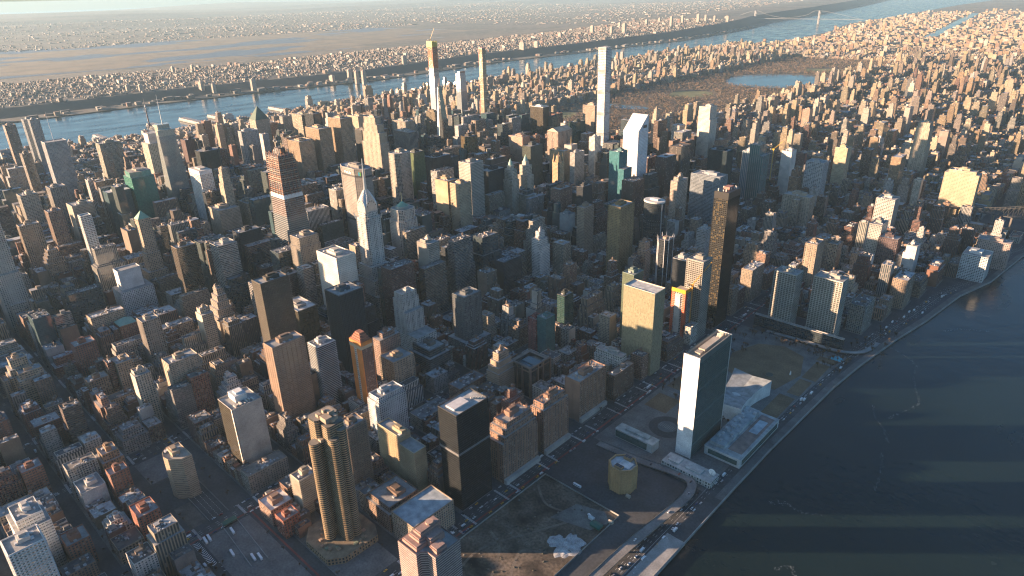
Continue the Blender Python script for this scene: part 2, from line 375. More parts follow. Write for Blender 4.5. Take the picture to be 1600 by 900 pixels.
def smooth(pts, n=6):
    out = []
    for i in range(len(pts)-1):
        p0, p1, p2, p3 = pts[max(i-1, 0)], pts[i], pts[i+1], pts[min(i+2, len(pts)-1)]
        for k in range(n):
            u_ = k/n; out.append(tuple(.5*((2*b_)+(c_-a_)*u_+(2*a_-5*b_+4*c_-d_)*u_*u_+(3*b_-a_-3*c_+d_)*u_**3) for a_, b_, c_, d_ in zip(p0, p1, p2, p3)))
    return out+[pts[-1]]
m = MB()
RAMP = smooth([(1240, -460, 6), (1240, -198, 6.5), (1246, -94, 7), (1250, -30, 7), (1240, 0, 6), (1214, 5, 4), (1160, -2, 1.6), (1096, -6, .3)])
ribbon(m, RAMP, 12)
for i in range(0, len(RAMP)-10, 4):
    x, y, z = RAMP[i]; m.box(x-1, x+1, y-1, y+1, 0, z-1, 1)
m.build('elevated_ramp', [flat_mat('ramp_concrete', (.15, .15, .145), .8, (.05, .3)), CONC], label='elevated concrete ramp curving off the riverside highway towards the octagonal building', cat='ramp')
m = MB(); ribbon(m, smooth([(1095, -98, .03), (1150, -98, .03), (1205, -104, .03)]), 15, 0, 0, 0); ribbon(m, smooth([(1212, -480, .03), (1214, -150, .03), (1216, -100, .03), (1208, -40, .03), (1180, -20, .03), (1095, -22, .03)]), 15, 0, 0, 0)
m.build('service_road', [ASPHALT, CONC], kind='structure')
m = MB(); ribbon(m, smooth([(1300, 560, .3), (1292, 505, 2.5), (1262, 478, 4), (1200, 476, 3), (1130, 476, .3)]), 9); m.build('exit_ramp', [CONC, CONC], kind='structure')
# vacant lots on the old power station site
def poly_obj(name, pts, z, mat, kind='structure', **k):
    m = MB(); m.face([(x, y, z) for x, y in pts]); return m.build(name, mat, kind=kind, **k)
poly_obj('vacant_ground', [(1084, -420), (1203, -420), (1203, -112), (1190, -108), (1084, -108)], .16, DIRT)
poly_obj('parking_asphalt', [(1084, -88), (1200, -88), (1204, -40), (1190, -32), (1084, -32)], .16, ASPHALT)
for nm, pts in (('lot_fence', [(1084, -420), (1084, -108), (1203, -108), (1203, -420)]),):
    m = MB()
    for (xa, ya), (xb, yb) in zip(pts, pts[1:]):
        m.box(min(xa, xb)-.1, max(xa, xb)+.1, min(ya, yb)-.1, max(ya, yb)+.1, .1, 2.6)
    m.build(nm, CONC, label='pale hoarding fence around the bare vacant lot by the river', cat='fence')
def rough_patch(name, cx, cy, rx, ry, h, mat, n=34, **k):
    m = MB(); g = {}; PH = [(k_, U(0, 6.28), .17/(k_**.6)) for k_ in (1, 2, 3, 4, 6, 9, 14)]
    for i in range(n+1):
        for j in range(n+1):
            u_, v_ = i/n*2-1, j/n*2-1; r_ = math.hypot(u_, v_); an = math.atan2(v_, u_)
            lim = .66+sum(am*math.sin(an*k_+ph) for k_, ph, am in PH)
            z = .1+h*max(-.3, 1-(r_/lim)**2)*(.6+.8*R()) if r_ < lim*1.1 else -.3
            g[i, j] = (cx+u_*rx, cy+v_*ry, z)
    for i in range(n):
        for j in range(n):
            q = [g[i, j], g[i+1, j], g[i+1, j+1], g[i, j+1]]
            if max(p_[2] for p_ in q) > 0: m.face(q[:3]); m.face([q[0], q[2], q[3]])
    return m.build(name, mat, **k)
rough_patch('rubble_heap', 1180, -186, 26, 32, 1.6, GRAVEL, label='pale grey heap of crushed rubble on the dark vacant lot', cat='rubble heap')
m = MB(); rq = random.Random(2)
for path in ([(1095, -400, 0), (1120, -330, 0), (1112, -260, 0), (1140, -200, 0), (1165, -150, 0)], [(1200, -300, 0), (1170, -270, 0), (1150, -230, 0), (1172, -215, 0)], [(1090, -130, 0), (1120, -150, 0), (1150, -145, 0)], [(1100, -230, 0), (1130, -245, 0), (1160, -300, 0), (1190, -380, 0)]):
    ribbon(m, [(x, y, .19) for x, y, z in smooth(path)], 3.2, 0, 0, 0)
m.build('dirt_track', flat_mat('packed_dirt', (.13, .11, .085), .95, (.06, .5)), kind='structure')
m = MB()
for k in range(260):
    x, y = rq.uniform(1088, 1200), rq.uniform(-410, -112); s_ = rq.uniform(.4, 1.8); c_ = rq.choice(((.05, .05, .035), (.09, .08, .05), (.16, .15, .13)))
    m.prism(ngon(x, y, s_, s_*rq.uniform(.6, 1.4), 6, rq.random()), .1, .1+s_*rq.uniform(.3, .8), 0, c_, top=ngon(x, y, s_*.4, n=6))
m.build('weeds', STONE, kind='stuff', label='low weeds and stones scattered over the vacant lot', cat='weeds')
poly_obj('gravel_apron', [(1140, -165), (1190, -150), (1200, -125), (1185, -113), (1150, -125)], .2, flat_mat('worn_gravel', (.13, .13, .12), .95, (.06, .5)))
# ---------------------------------------------------------------- Central Park, reservoir, lakes
poly_obj('park_ground', [(-845, YS[59]+15), (-15, YS[59]+15), (-15, YS[110]-15), (-845, YS[110]-15)], .2, flat_mat('park_earth', (.085, .07, .05), .95, (.01, .4)))
def blob(cx, cy, rx, ry, w_, n=40, ph=0): return [(cx+rx*math.cos(2*math.pi*i/n)*(1+w_*math.sin(6*math.pi*i/n+ph)), cy+ry*math.sin(2*math.pi*i/n)*(1+w_*math.sin(4*math.pi*i/n+ph))) for i in range(n)]
RES = blob(-330, 3930, 330, 370, .05); LK = blob(-560, 2480, 120, 70, .3, ph=1); MEADOW = blob(-500, 3080, 120, 150, .1); SHEEP = blob(-690, 2010, 90, 170, .1); GM2 = blob(-300, 4640, 130, 120, .15); PND = blob(-120, 1440, 70, 45, .3)
poly_obj('reservoir_water', RES, .5, LAKE); poly_obj('lake_water', LK, .5, LAKE); poly_obj('pond_water', PND, .5, LAKE)
for g_ in (MEADOW, SHEEP, GM2): poly_obj('park_meadow', g_, .35, flat_mat('meadow_grass', (.12, .13, .055), .95, (.02, .3)))
def inside(p_, poly):
    x, y = p_; c_ = False; n = len(poly)
    for i in range(n):
        x1, y1 = poly[i]; x2, y2 = poly[(i+1) % n]
        if (y1 > y) != (y2 > y) and x < (x2-x1)*(y-y1)/(y2-y1)+x1: c_ = not c_
    return c_
# woods: many twig tufts per crown
def twig_cloud(m, x, y, z, r, h, n, col=(.5, .5, .5), mi=0, sz=1.):
    for _ in range(n):
        a_, b_ = U(0, 6.283), U(-.2, 1); q = r*math.sqrt(R()); s_ = math.sqrt(max(0, 1-b_*b_*.8))
        cx, cy, cz = x+q*math.cos(a_)*s_, y+q*math.sin(a_)*s_, z+h*(.35+.62*max(0, b_))
        d = [U(-1, 1)*sz for _ in range(6)]
        m.face([(cx-d[0], cy-d[1], cz), (cx+d[2], cy+d[3], cz+U(.2, 1)*sz), (cx+d[4], cy+d[5], cz+sz*1.2)], mi)
m = MB(); cnt = 0
while cnt < 6500:
    x, y = U(-845, -15), YS[59]+15+(YS[110]-YS[59]-30)*R()
    if any(inside((x, y), g_) for g_ in (RES, LK, MEADOW, SHEEP, GM2, PND)): continue
    r = U(5, 9); twig_cloud(m, x, y, 0, r, U(10, 18), 13, mi=1 if R() < .06 else 0, sz=3.3); cnt += 1
m.build('park_woods', [TWIG, PINE], kind='stuff', label='brown leafless woods filling the long park behind midtown', cat='woods')
# ---------------------------------------------------------------- building kit
FOOT = []        # footprints already taken
TALL = []        # surveyed towers: x0, x1, y0, y1, height
LM = []          # (short phrase, x, y, z) of landmarks that other labels may refer to
def gear(parent, w, d, z, n=1, big=False, tank=False, col=(.3, .3, .29)):
    """roof-top parts: penthouse, air conditioners, water tank"""
    m = MB(); pw, pd, ph = (w*U(.45, .62), d*U(.4, .6), U(4.5, 7)) if big else (min(w*.45, U(5, 9)), min(d*.4, U(5, 8)), U(3, 4.8))
    m.box(-pw/2, pw/2, -pd/2, pd/2, 0, ph, 0, col, tuple(min(.6, c*1.1) for c in col))
    if big:
        m.box(-pw*.3, pw*.2, -pd*.3, pd*.3, ph, ph+U(2, 3.5), 0, tuple(c*.8 for c in col))
    px, py = U(-.1, .1)*w, U(-.1, .12)*d
    m.build('penthouse', STONE, parent, (px, py, z))
    m = MB()
    for k in range(n):
        x, y = U(-.4, .4)*w, U(-.4, .4)*d; s_ = U(1.0, 2.4)
        m.box(x-s_, x+s_, y-s_*.7, y+s_*.7, z+.02*k, z+U(1.2, 2.6)+.013*k, 0, (U(.3, .55),)*3)
    if n: m.build('air_conditioner' if n == 1 else 'air_conditioners', METAL, parent, **({'kind': 'stuff'} if n > 1 else {}))
    if tank: water_tank(parent, (w*U(-.33, -.2), d*U(.15, .3), z))
_tank = []
def water_tank(parent, loc):
    if not _tank:
        m = MB()
        m.prism(ngon(0, 0, 2.1, n=10), 3.6, 7.6, 0, (.16, .11, .075), cap=False)
        m.prism(ngon(0, 0, 2.3, n=10), 7.6, 9.1, 0, (.12, .1, .085), top=ngon(0, 0, .1, n=10))
        m.prism(ngon(0, 0, 2.1, n=10)[::-1], 3.6, 3.61, 0, (.1, .08, .06))
        _tank.append(m.mesh('water_tank', [STONE]))
        m = MB()
        for a_ in (-1.4, 1.4):
            for b_ in (-1.4, 1.4): m.bar((a_, b_, 0), (a_, b_, 3.6), .14, 0, (.1, .1, .1))
        _tank.append(m.mesh('tank_stand', [METAL]))
    o = link('water_tank', _tank[0], parent, loc); link('tank_stand', _tank[1], o, (0, 0, 0))
def inset(poly, dw, de, ds, dn):
    xs = [p[0] for p in poly]; ys = [p[1] for p in poly]; x0, x1, y0, y1 = min(xs), max(xs), min(ys), max(ys)
    X = lambda x: x0+dw+(x-x0)*(x1-x0-dw-de)/(x1-x0); Y = lambda y: y0+ds+(y-y0)*(y1-y0-ds-dn)/(y1-y0)
    return [(X(p[0]), Y(p[1])) for p in poly]
def offset(poly, d): return inset(poly, -d, -d, -d, -d)
def ribs(tiers, kind, col, ps=3.6, flr=3.6, th=.35, bandh=.42, mi=0):
    """real relief proud of the wall: V piers, H floor bands, B balcony slabs"""
    m = MB()
    for z0, z1, poly in tiers:
        n = len(poly)
        if 'V' in kind:
            for i in range(n):
                a_, b_ = Vector(poly[i]), Vector(poly[(i+1) % n]); L = (b_-a_).length
                if L < 2: continue
                d = (b_-a_)/L; nn = Vector((d.y, -d.x)); k = max(1, round(L/ps)); wd = min(.55, ps*.14)
                for j in range(k+1):
                    p_ = a_+d*(L*j/k); q0 = p_-d*wd; q1 = p_+d*wd
                    o0, o1 = q0+nn*th, q1+nn*th
                    m.face([(*q0, z0), (*o0, z0), (*o0, z1), (*q0, z1)][::1], mi, col)
                    m.face([(*o0, z0), (*o1, z0), (*o1, z1), (*o0, z1)], mi, col)
                    m.face([(*o1, z0), (*q1, z0), (*q1, z1), (*o1, z1)], mi, col)
        if 'H' in kind or 'B' in kind:
            ex = 1.3 if 'B' in kind else th*.8; hh = (.32 if 'B' in kind else flr*bandh)
            po = offset(poly, ex); nf = max(1, round((z1-z0)/flr))
            for f in range(1, nf+1):
                zt = z0+(z1-z0)*f/nf; zb = zt-hh
                for i in range(n):
                    a_, b_, c_, d_ = po[i], po[(i+1) % n], poly[(i+1) % n], poly[i]
                    m.face([(*a_, zb), (*b_, zb), (*b_, zt), (*a_, zt)], mi, col)
                    m.face([(*a_, zt), (*b_, zt), (*c_, zt), (*d_, zt)], mi, col)
                    m.face([(*d_, zb), (*c_, zb), (*b_, zb), (*a_, zb)], mi, col)
    return m
SIDE = {'S': 0, 'E': 1, 'N': 2, 'W': 3}
def tower(name, label, x0, x1, y0, y1, H, style='P', wall=(.36, .29, .21), glass=None, rib='', steps=(), roofc=(.3, .3, .29), pod=None,
          bay=3.4, flr=3.6, blank='', mech=True, poly=None, lm=None, tank=False, ac=5, ps=3.6, parapet=1.2, cat='building', crown=None, ribcol=None, th=.35, bandh=.42):
    cx, cy = (x0+x1)/2, (y0+y1)/2; w, d = x1-x0, y1-y0
    base = poly or rect(-w/2, w/2, -d/2, d/2)
    if style == 'G' and glass and max(glass) < .04: style = 'K'
    col = glass if style in 'GK' and glass else wall
    lv = [(0., base)]; cur = base
    for zf, *ins in steps:
        cur = inset(cur, *ins); lv.append((zf, cur))
    T = []
    for i, (zf, po) in enumerate(lv): T.append((H*zf, H*(lv[i+1][0] if i+1 < len(lv) else 1.), po))
    m = MB(); v0 = 0; fmi = {SIDE[c_]: 2 for c_ in blank}
    for i, (z0, z1, po) in enumerate(T):
        m.prism(po, z0, z1, 0, col, cap=i < len(T)-1, rmi=1, rcol=roofc, bay=bay, flr=flr, v0=v0, fmi=fmi); v0 += max(1, round((z1-z0)/flr))
    root = m.build(name, fm(style), None, (cx, cy, .15), label=label, cat=cat)
    tp = T[-1][2]; zr = H
    m = MB(); ii = inset(tp, .5, .5, .5, .5)
    m.face([(*p_, zr-.4) for p_ in tp], 0, roofc)
    n = len(tp)
    for i in range(n):
        a_, b_, c_, d_ = tp[i], tp[(i+1) % n], ii[(i+1) % n], ii[i]
        m.face([(*a_, zr-.4), (*b_, zr-.4), (*b_, zr+parapet), (*a_, zr+parapet)], 1, wall)
        m.face([(*a_, zr+parapet), (*b_, zr+parapet), (*c_, zr+parapet), (*d_, zr+parapet)], 1, wall)
        m.face([(*c_, zr-.4), (*d_, zr-.4), (*d_, zr+parapet), (*c_, zr+parapet)], 1, wall)
    m.build('roof', [ROOF, STONE], root)
    xs = [p_[0] for p_ in tp]; ys_ = [p_[1] for p_ in tp]; tw, td = max(xs)-min(xs), max(ys_)-min(ys_)
    if crown: crown(root, tp, zr)
    elif mech:
        e_ = bpy.data.objects.new('roof_plant', None); gear(root, tw*.8, td*.8, zr-.35, ac, True, tank, tuple(c_*.8 for c_ in wall))
        bpy.data.objects.remove(e_)
    if rib: ribs(T, rib, ribcol or wall, ps, flr, th, bandh).build('facade_ribs', STONE, root, kind='stuff')
    if pod:
        m = MB(); m.prism(rect(-w/2-pod[0], w/2+pod[1], -d/2-pod[2], d/2+pod[3]), 0, pod[4], 0, wall, rmi=1, rcol=roofc, bay=bay, flr=flr)
        m.build('podium', [PUNCH, ROOF], root)
        FOOT.append((x0-pod[0], x1+pod[1], y0-pod[2], y1+pod[3]))
    FOOT.append((x0, x1, y0, y1)); TALL.append((x0, x1, y0, y1, H))
    if lm: LM.append((lm, cx, cy, H))
    return root
# palette
TAN = (.40, .31, .215); LIME = (.44, .39, .31); BEIGE = (.46, .38, .28); BRN = (.21, .145, .10); BRICK = (.27, .125, .08); WHT = (.66, .64, .59); GREY = (.30, .30, .29)
BLK = (.028, .032, .036); BRZ = (.055, .042, .03); DKG = (.02, .05, .045); TEAL = (.05, .16, .17); BLU = (.05, .10, .13); GRN = (.04, .16, .12); GLD = (.09, .075, .04); DARKBAND = (.05, .05, .05)
T_ = tower
def pyramid(col, h, mi=0, base=0., spire=0):
    def f(root, tp, z):
        m = MB()
        cx = sum(p_[0] for p_ in tp)/len(tp); cy = sum(p_[1] for p_ in tp)/len(tp)
        m.prism(tp, z+1.2, z+1.2+h, 0, col, top=[(cx+(p_[0]-cx)*.04, cy+(p_[1]-cy)*.04) for p_ in tp]); m.build('pyramid_roof', STONE, root)
        if spire: m = MB(); m.bar((cx, cy, z+h), (cx, cy, z+h+spire), .6, 0, (.5, .45, .3)); m.build('spire', METAL, root)
    return f
def ziggurat(col, n=3, hh=5, k=.72, spire=0):
    def f(root, tp, z):
        m = MB(); po = tp; zz = z
        for i in range(n):
            xs = [p_[0] for p_ in po]; ys_ = [p_[1] for p_ in po]; a_ = (max(xs)-min(xs))*(1-k)/2; b_ = (max(ys_)-min(ys_))*(1-k)/2
            po = inset(po, a_, a_, b_, b_); m.prism(po, zz, zz+hh, 0, col, rmi=0); zz += hh
        m.build('stepped_crown', STONE, root)
        if spire: m = MB(); m.bar((0, 0, zz), (0, 0, zz+spire), .5, 0, (.5, .45, .35)); m.build('spire', METAL, root)
    return f
# ---------------------------------------------------------------- named towers, positions surveyed against the street grid
def H(name, label, x0, x1, y0, y1, h, **k): return tower(name, label, x0, x1, y0, y1, h, **k)
# -- foreground and left
r_ = H('office_slab', 'tall black glass slab with pale roof edge and one grey belt near the river', 1018, 1051, -229, -176, 141, style='G', glass=(.012, .014, .016), wall=(.05, .05, .05), roofc=(.4, .4, .38), lm='the black slab', flr=3.3, bay=1.6, mech=False)
m = MB(); m.box(-17, 17, -27.4, 27.4, 84, 87, 0, (.16, .16, .16)); m.build('belt', STONE, r_)
m = MB()
for k in range(5): m.prism(ngon(2+k*2.2, 12+k*2.6, 1.0, n=8), 140.6, 143.6, 0, (.5, .45, .38))
m.box(-9, 6, -20, 4, 140.6, 143, 0, (.55, .53, .5)); m.build('cooling_units', METAL, r_, kind='stuff')
H('apartment_tower', 'curved tan apartment block with striped balconies beside the sunken tunnel road', 728, 768, -460, -432, 62, style='R', wall=TAN, lm='the curved tan block', flr=2.9, rib='H',
  poly=[(-20, -4), (-12, -12), (-2, -15), (8, -13), (20, -1), (20, 12), (-4, 12), (-20, 12)], roofc=(.34, .31, .26))
H('apartment_block', 'small white stepped block, topmost storeys set back, above the lower left street', 745, 775, -545, -520, 24, style='P', wall=WHT, steps=((.62, 4, 2, 2, 4), (.82, 4, 3, 3, 3)))
H('apartment_tower', 'white terraced tower with sunlit west edge in the lower left corner', 723, 768, -625, -592, 78, style='Q', wall=WHT, rib='H', steps=((.85, 6, 4, 4, 4),), lm='the white corner towers')
H('apartment_tower', 'white tower with ladder of balconies at the lower left edge', 793, 824, -640, -608, 84, style='P', wall=WHT, rib='B', lm=None)
H('apartment_block', 'red brick block with orange lit penthouse above the lower left street', 784, 814, -520, -496, 44, style='P', wall=(.33, .13, .08), mech=True)
H('apartment_block', 'dark red brick block at the left edge of the lower left streets', 590, 614, -590, -566, 44, style='Q', wall=BRICK)
H('apartment_block', 'grey block with pale end walls and balconies between them, lower left', 661, 695, -548, -520, 30, style='Q', wall=WHT, blank='E')
H('apartment_block', 'red brown block whose roof corner catches the sun, lower left', 694, 712, -516, -494, 48, style='P', wall=BRICK)
H('apartment_block', 'brick block with sunlit slots in its south wall, lower left', 636, 666, -512, -486, 50, style='P', wall=(.3, .19, .11), steps=((.8, 3, 3, 3, 3),))
H('apartment_block', 'brick block around a dark court near the bottom left corner', 765, 793, -590, -566, 38, style='P', wall=BRICK)
H('apartment_block', 'broad tan prewar block with stepped top at the left edge', 322, 355, -540, -503, 84, style='P', wall=TAN, steps=((.7, 3, 3, 3, 3), (.84, 4, 4, 4, 4)), lm=None)
H('apartment_block', 'tan prewar block with three shallow bays right of the left edge', 346, 374, -533, -495, 68, style='Q', wall=TAN, steps=((.85, 5, 3, 3, 3),))
H('apartment_tower', 'red brick tower with two turquoise stripes down its east wall', 330, 358, -446, -414, 76, style='P', wall=(.26, .11, .075), lm='the red striped tower')
H('office_block', 'brick block under a green copper mansard roof on the left side', 258, 290, -358, -328, 56, style='P', wall=BRICK, crown=pyramid((.22, .36, .29), 9))
H('office_tower', 'grey tower with close upright ribs left of the slim cream tower', 374, 400, -350, -322, 98, style='D', wall=(.33, .29, .24), rib='V', ps=3)
H('apartment_tower', 'slim cream tower, south wall fully sunlit, pale green glass on the east', 430, 456, -273, -253, 108, style='Q', wall=BEIGE, rib='', lm='the slim cream tower', blank='S', steps=((.93, 4, 8, 2, 2),))
H('office_tower', 'broad stepped stone tower with sunlit setbacks behind the slim cream tower', 366, 404, -228, -196, 112, style='P', wall=(.33, .27, .21), steps=((.55, 3, 2, 3, 2), (.68, 3, 2, 3, 2), (.8, 3, 2, 3, 2), (.9, 4, 3, 3, 3)))
H('apartment_tower', 'wide beige balcony slab with small penthouse on the left side', 553, 580, -379, -335, 98, style='Q', wall=(.42, .34, .25), rib='V', ps=7, lm='the wide beige slab', flr=2.9, blank='S')
H('apartment_tower', 'slender white stone tower, its blank south wall sunlit to the street', 541, 561, -422, -400, 94, style='P', wall=(.47, .40, .31), blank='S', lm='the slender white tower', steps=((.95, 2, 6, 2, 4),), bay=4)
H('apartment_tower', 'tan tower with half lit south wall left of the slender white tower', 430, 461, -418, -394, 70, style='P', wall=(.36, .28, .2), blank='S')
H('apartment_block', 'brown brick block with a chimney standing left of the slender white tower', 427, 451, -460, -430, 52, style='P', wall=(.27, .19, .13))
H('apartment_block', 'white block stepping down in terraces behind the tall blank sided tower', 590, 622, -326, -292, 56, style='P', wall=WHT, steps=((.55, 4, 2, 4, 2), (.7, 4, 2, 4, 2), (.85, 4, 3, 4, 2)))
def whitebox(root, tp, z):
    m = MB(); m.box(-14, 6, -8, 8, z-.3, z+9, 0, WHT, (.45, .5, .52)); m.box(-8, 2, -4, 5, z+9, z+11.5, 0, WHT); m.build('penthouse', STONE, root)
    m = MB()
    for k in range(7): m.box(8+U(0, 8), 11+U(4, 8), -14+k*4, -12+k*4, z-.3, z+U(1, 2.4), 0, (.5, .45, .38))
    m.build('cooling_units', METAL, root, kind='stuff')
r_ = H('apartment_tower', 'tall tower with blank pale east wall and white box on its roof', 741, 781.6, -378, -337, 106, style='G', glass=(.05, .042, .028), wall=(.36, .33, .3), crown=whitebox, lm='the blank sided tower')
m = MB(); m.box(20.35, 21, -19.9, 20.6, 0, 107.2, 0, (.40, .36, .31)); m.box(17.6, 20.32, -20.9, -20.5, 0, 107.2, 0, (.6, .56, .5)); m.build('blank_wall', STONE, r_)
H('office_tower', 'dark tower with thin sunlit south edge at the left edge beyond brick blocks', -212, -186, -377, -338, 150, style='D', wall=(.33, .26, .19), rib='V', ps=4)
H('office_tower', 'brown ribbed tower standing second from the left, sunlit south edge', -290, -257, -303, -274, 150, style='D', wall=(.28, .2, .15), rib='V', ps=4)
H('office_tower', 'dark ribbed tower with five sunlit setbacks on the far left', -106, -70, -370, -336, 115, style='D', wall=(.30, .23, .17), rib='V', ps=4, steps=((.78, 2, 2, 3, 2), (.86, 2, 2, 3, 2), (.93, 2, 2, 3, 2)))
H('apartment_tower', 'very slender white tower with blue vertical stripes on the left', -34, -14, -298, -278, 188, style='R', wall=WHT, rib='V', ps=4.5, lm='the slender striped tower', mech=False)
H('office_tower', 'tan stone tower capped by a green copper pyramid', 64, 90, -225, -197, 182, style='P', wall=(.36, .28, .2), crown=pyramid((.2, .36, .27), 15), steps=((.6, 2, 2, 2, 2),), lm='the green pyramid tower', pod=(8, 6, 6, 6, 70))
H('office_tower', 'dark brown tower left of the green pyramid tower', -112, -70, -204, -182, 118, style='S', wall=(.18, .13, .09), blank='')
H('office_tower', 'dark glass tower with amber reflections right of the green pyramid tower', 203, 230, -211, -172, 150, style='G', glass=(.05, .04, .025), wall=(.2, .15, .1), rib='H', ribcol=(.08, .06, .045), bandh=.2)
H('office_tower', 'glass tower with white top storeys left of the black towers', 232, 270, -148, -108, 145, style='R', wall=(.36, .35, .31), steps=())
H('office_tower', 'black glass tower with one golden edge near the steel spire tower', 187, 217, -78, -28, 142, style='G', glass=BLK, wall=BLK, lm='the black golden edged tower')
H('office_tower', 'white tower with blank east wall on a wide gridded base', 98, 124, -295, -252, 100, style='S', wall=(.62, .62, .6), pod=(10, 14, 8, 12, 60), lm='the blank white tower', mech=False)
H('office_block', 'tan office block with horizontal window bands on the left of midtown', -144, -82, 14, 67, 110, style='R', wall=(.36, .30, .23), rib='H')
H('office_tower', 'slim cream prewar tower just right of the white curved tower', -136, -106, 47, 74, 203, style='P', wall=(.40, .32, .23), steps=((.5, 3, 2, 2, 2), (.82, 2, 2, 2, 2), (.93, 2, 2, 2, 2)))
H('office_block', 'tan block with ornate sunlit crown left of the tower under construction', -146, -92, 93, 131, 108, style='P', wall=(.40, .33, .25))
H('office_tower', 'tan tower with dark band under its flat top, left side', -398, -351, -232, -184, 130, style='R', wall=(.33, .29, .23), rib='H')
H('office_tower', 'dull grey slab tower above the left side streets', -537, -495, -236, -198, 152, style='D', wall=(.27, .25, .22), rib='V', ps=5)
H('office_tower', 'pale ribbed tower near the left edge with sunlit side', -527, -487, -305, -267, 148, style='R', wall=(.38, .35, .29), rib='V', ps=5)
H('office_tower', 'dark green glass tower with pale ribbed sunlit south side', -928, -887, 13, 77, 176, style='R', wall=(.34, .32, .25), rib='')
# screen-topped tower with mast
def mast(h, r=.9, col=(.6, .6, .6), x=0, y=0):
    def f(root, tp, z):
        m = MB(); m.prism(ngon(x, y, r, n=6), z-.3, z+h*.5, 0, col, top=ngon(x, y, r*.6, n=6)); m.prism(ngon(x, y, r*.6, n=6), z+h*.5, z+h, 0, col, top=ngon(x, y, r*.15, n=6)); m.build('mast', METAL, root)
    return f
H('office_tower', 'wide grey tower with a screen top and thin mast near the far river', -816, -776, -156, -100, 222, style='R', wall=(.32, .33, .33), rib='VH', bandh=.3, crown=mast(85), lm='the tower with the thin mast')
H('office_tower', 'brown slab tower second in the far left group', -925, -893, -197, -172, 180, style='R', wall=(.25, .21, .17))
H('apartment_tower', 'left one of two twin glass towers before the far river', -1536, -1500, -44, -12, 199, style='R', wall=(.34, .36, .36), rib='V', ps=4, lm='the twin river towers')
H('apartment_tower', 'right one of two twin glass towers before the far river', -1462, -1430, -40, -10, 205, style='R', wall=(.34, .36, .36), rib='V', ps=4)
H('apartment_tower', 'brown topped tower at the far left edge by the river', -1393, -1360, -132, -99, 205, style='R', wall=(.33, .25, .19))
H('office_tower', 'green glass tower cut by the left edge of the photo', -830, -790, -380, -340, 215, style='G', glass=(.12, .17, .12), wall=(.3, .3, .25))
H('office_tower', 'dark red brown tower behind the crystalline glass tower', -690, -655, 190, 234, 187, style='S', wall=(.09, .05, .045), rib='V', ps=5, ribcol=(.12, .07, .06))
H('office_tower', 'dark rounded glass tower behind the white curved tower', -562, -508, 172, 234, 172, style='G', glass=(.03, .035, .035), wall=(.05, .05, .05), poly=cham(-27, 27, -31, 31, 10))
H('apartment_tower', 'slim tan tower with pointed top before the far piers', -1029, -1004, 452, 474, 158, style='P', wall=TAN)
H('office_tower', 'white tower with round blue top left of the dark pyramid tower', -756, -714, 407, 470, 172, style='R', wall=(.42, .42, .4), rib='V', ps=5, poly=cham(-21, 21, -31, 31, 8))
H('office_tower', 'tan tower with steep dark green pyramid roof before the far river', -822, -775, 492, 545, 192, style='P', wall=(.38, .31, .23), crown=pyramid((.09, .13, .10), 44), lm='the dark pyramid tower')
H('office_tower', 'sunlit tan slab, nearest of three alike broad slabs', -420, -352, 410, 462, 181, style='R', wall=(.42, .31, .2), rib='V', ps=2.6, lm='the three tan slabs')
H('office_tower', 'sunlit tan slab, middle of three alike broad slabs', -441, -361, 490, 536, 207, style='R', wall=(.42, .31, .2), rib='V', ps=2.6)
H('office_tower', 'sunlit tan slab, farthest of three alike broad slabs', -427, -358, 570, 616, 227, style='R', wall=(.42, .31, .2), rib='V', ps=2.6)
H('office_tower', 'long cream stone tower with narrow steps down its east end', -190, -100, 531, 562, 259, style='P', wall=(.43, .35, .26), rib='V', ps=4, steps=((.72, 5, 3, 2, 2), (.84, 4, 9, 2, 2), (.93, 3, 9, 2, 2)), pod=(10, 10, 10, 10, 60), lm='the long stepped stone tower')
H('office_tower', 'tan slab with white sign band behind the three tan slabs', -813, -742, 656, 696, 192, style='R', wall=(.38, .33, .24), rib='')
H('office_tower', 'dark tower with pale sign near its top behind the tan slabs', -738, -674, 663, 699, 200, style='G', glass=BLK, wall=(.1, .09, .07))
H('office_tower', 'striped tan tower with orange letters along its top', -565, -500, 736, 782, 198, style='R', wall=(.42, .33, .23), rib='H')
H('office_tower', 'dark tower with fine vertical stripes left of the long stepped tower', -415, -363, 660, 694, 176, style='G', glass=(.03, .04, .045), wall=(.16, .15, .14), rib='V', ps=3)
H('office_tower', 'broad dark tower with pale vertical piers behind the octagonal tower', -291, -213, 731, 764, 176, style='G', glass=(.035, .045, .05), wall=(.33, .32, .29), rib='V', ps=4.5)
H('office_tower', 'grey tower with one tan sunlit bay behind the dark piered tower', -424, -349, 826, 868, 182, style='D', wall=(.34, .30, .24), rib='V', ps=4)
H('office_tower', 'bronze ribbed tower left of the jagged narrow tower', -425, -375, 986, 1012, 190, style='D', wall=(.2, .16, .1), rib='V', ps=3)
H('office_tower', 'dark bronze tower with golden reflecting south face', 18, 54, 747, 784, 190, style='G', glass=(.09, .065, .03), wall=BRZ, lm='the golden bronze tower')
H('office_block', 'dark block with a ragged sunlit roof line in central midtown', 168, 200, 684, 762, 150, style='S', wall=(.06, .055, .05), steps=((.9, 6, 2, 8, 2),))
H('office_tower', 'pale octagonal granite tower with a flat glass crown', 156, 200, 362, 412, 226, style='D', wall=(.40, .36, .30), rib='V', ps=4, poly=cham(-22, 22, -25, 25, 10), lm='the pale octagonal tower', blank='')
H('office_tower', 'dark tower with a green glass sunlit side in mid town', 72, 104, 491, 530, 194, style='G', glass=(.10, .13, .06), wall=(.06, .07, .06))
H('office_tower', 'wide black tower with cluttered bright roof behind the tan pair', 221, 262, 429, 492, 213, style='G', glass=(.022, .027, .03), wall=BLK, rib='V', ribcol=(.05, .05, .05), ps=3, ac=14, poly=cham(-20.5, 20.5, -31.5, 31.5, 8))
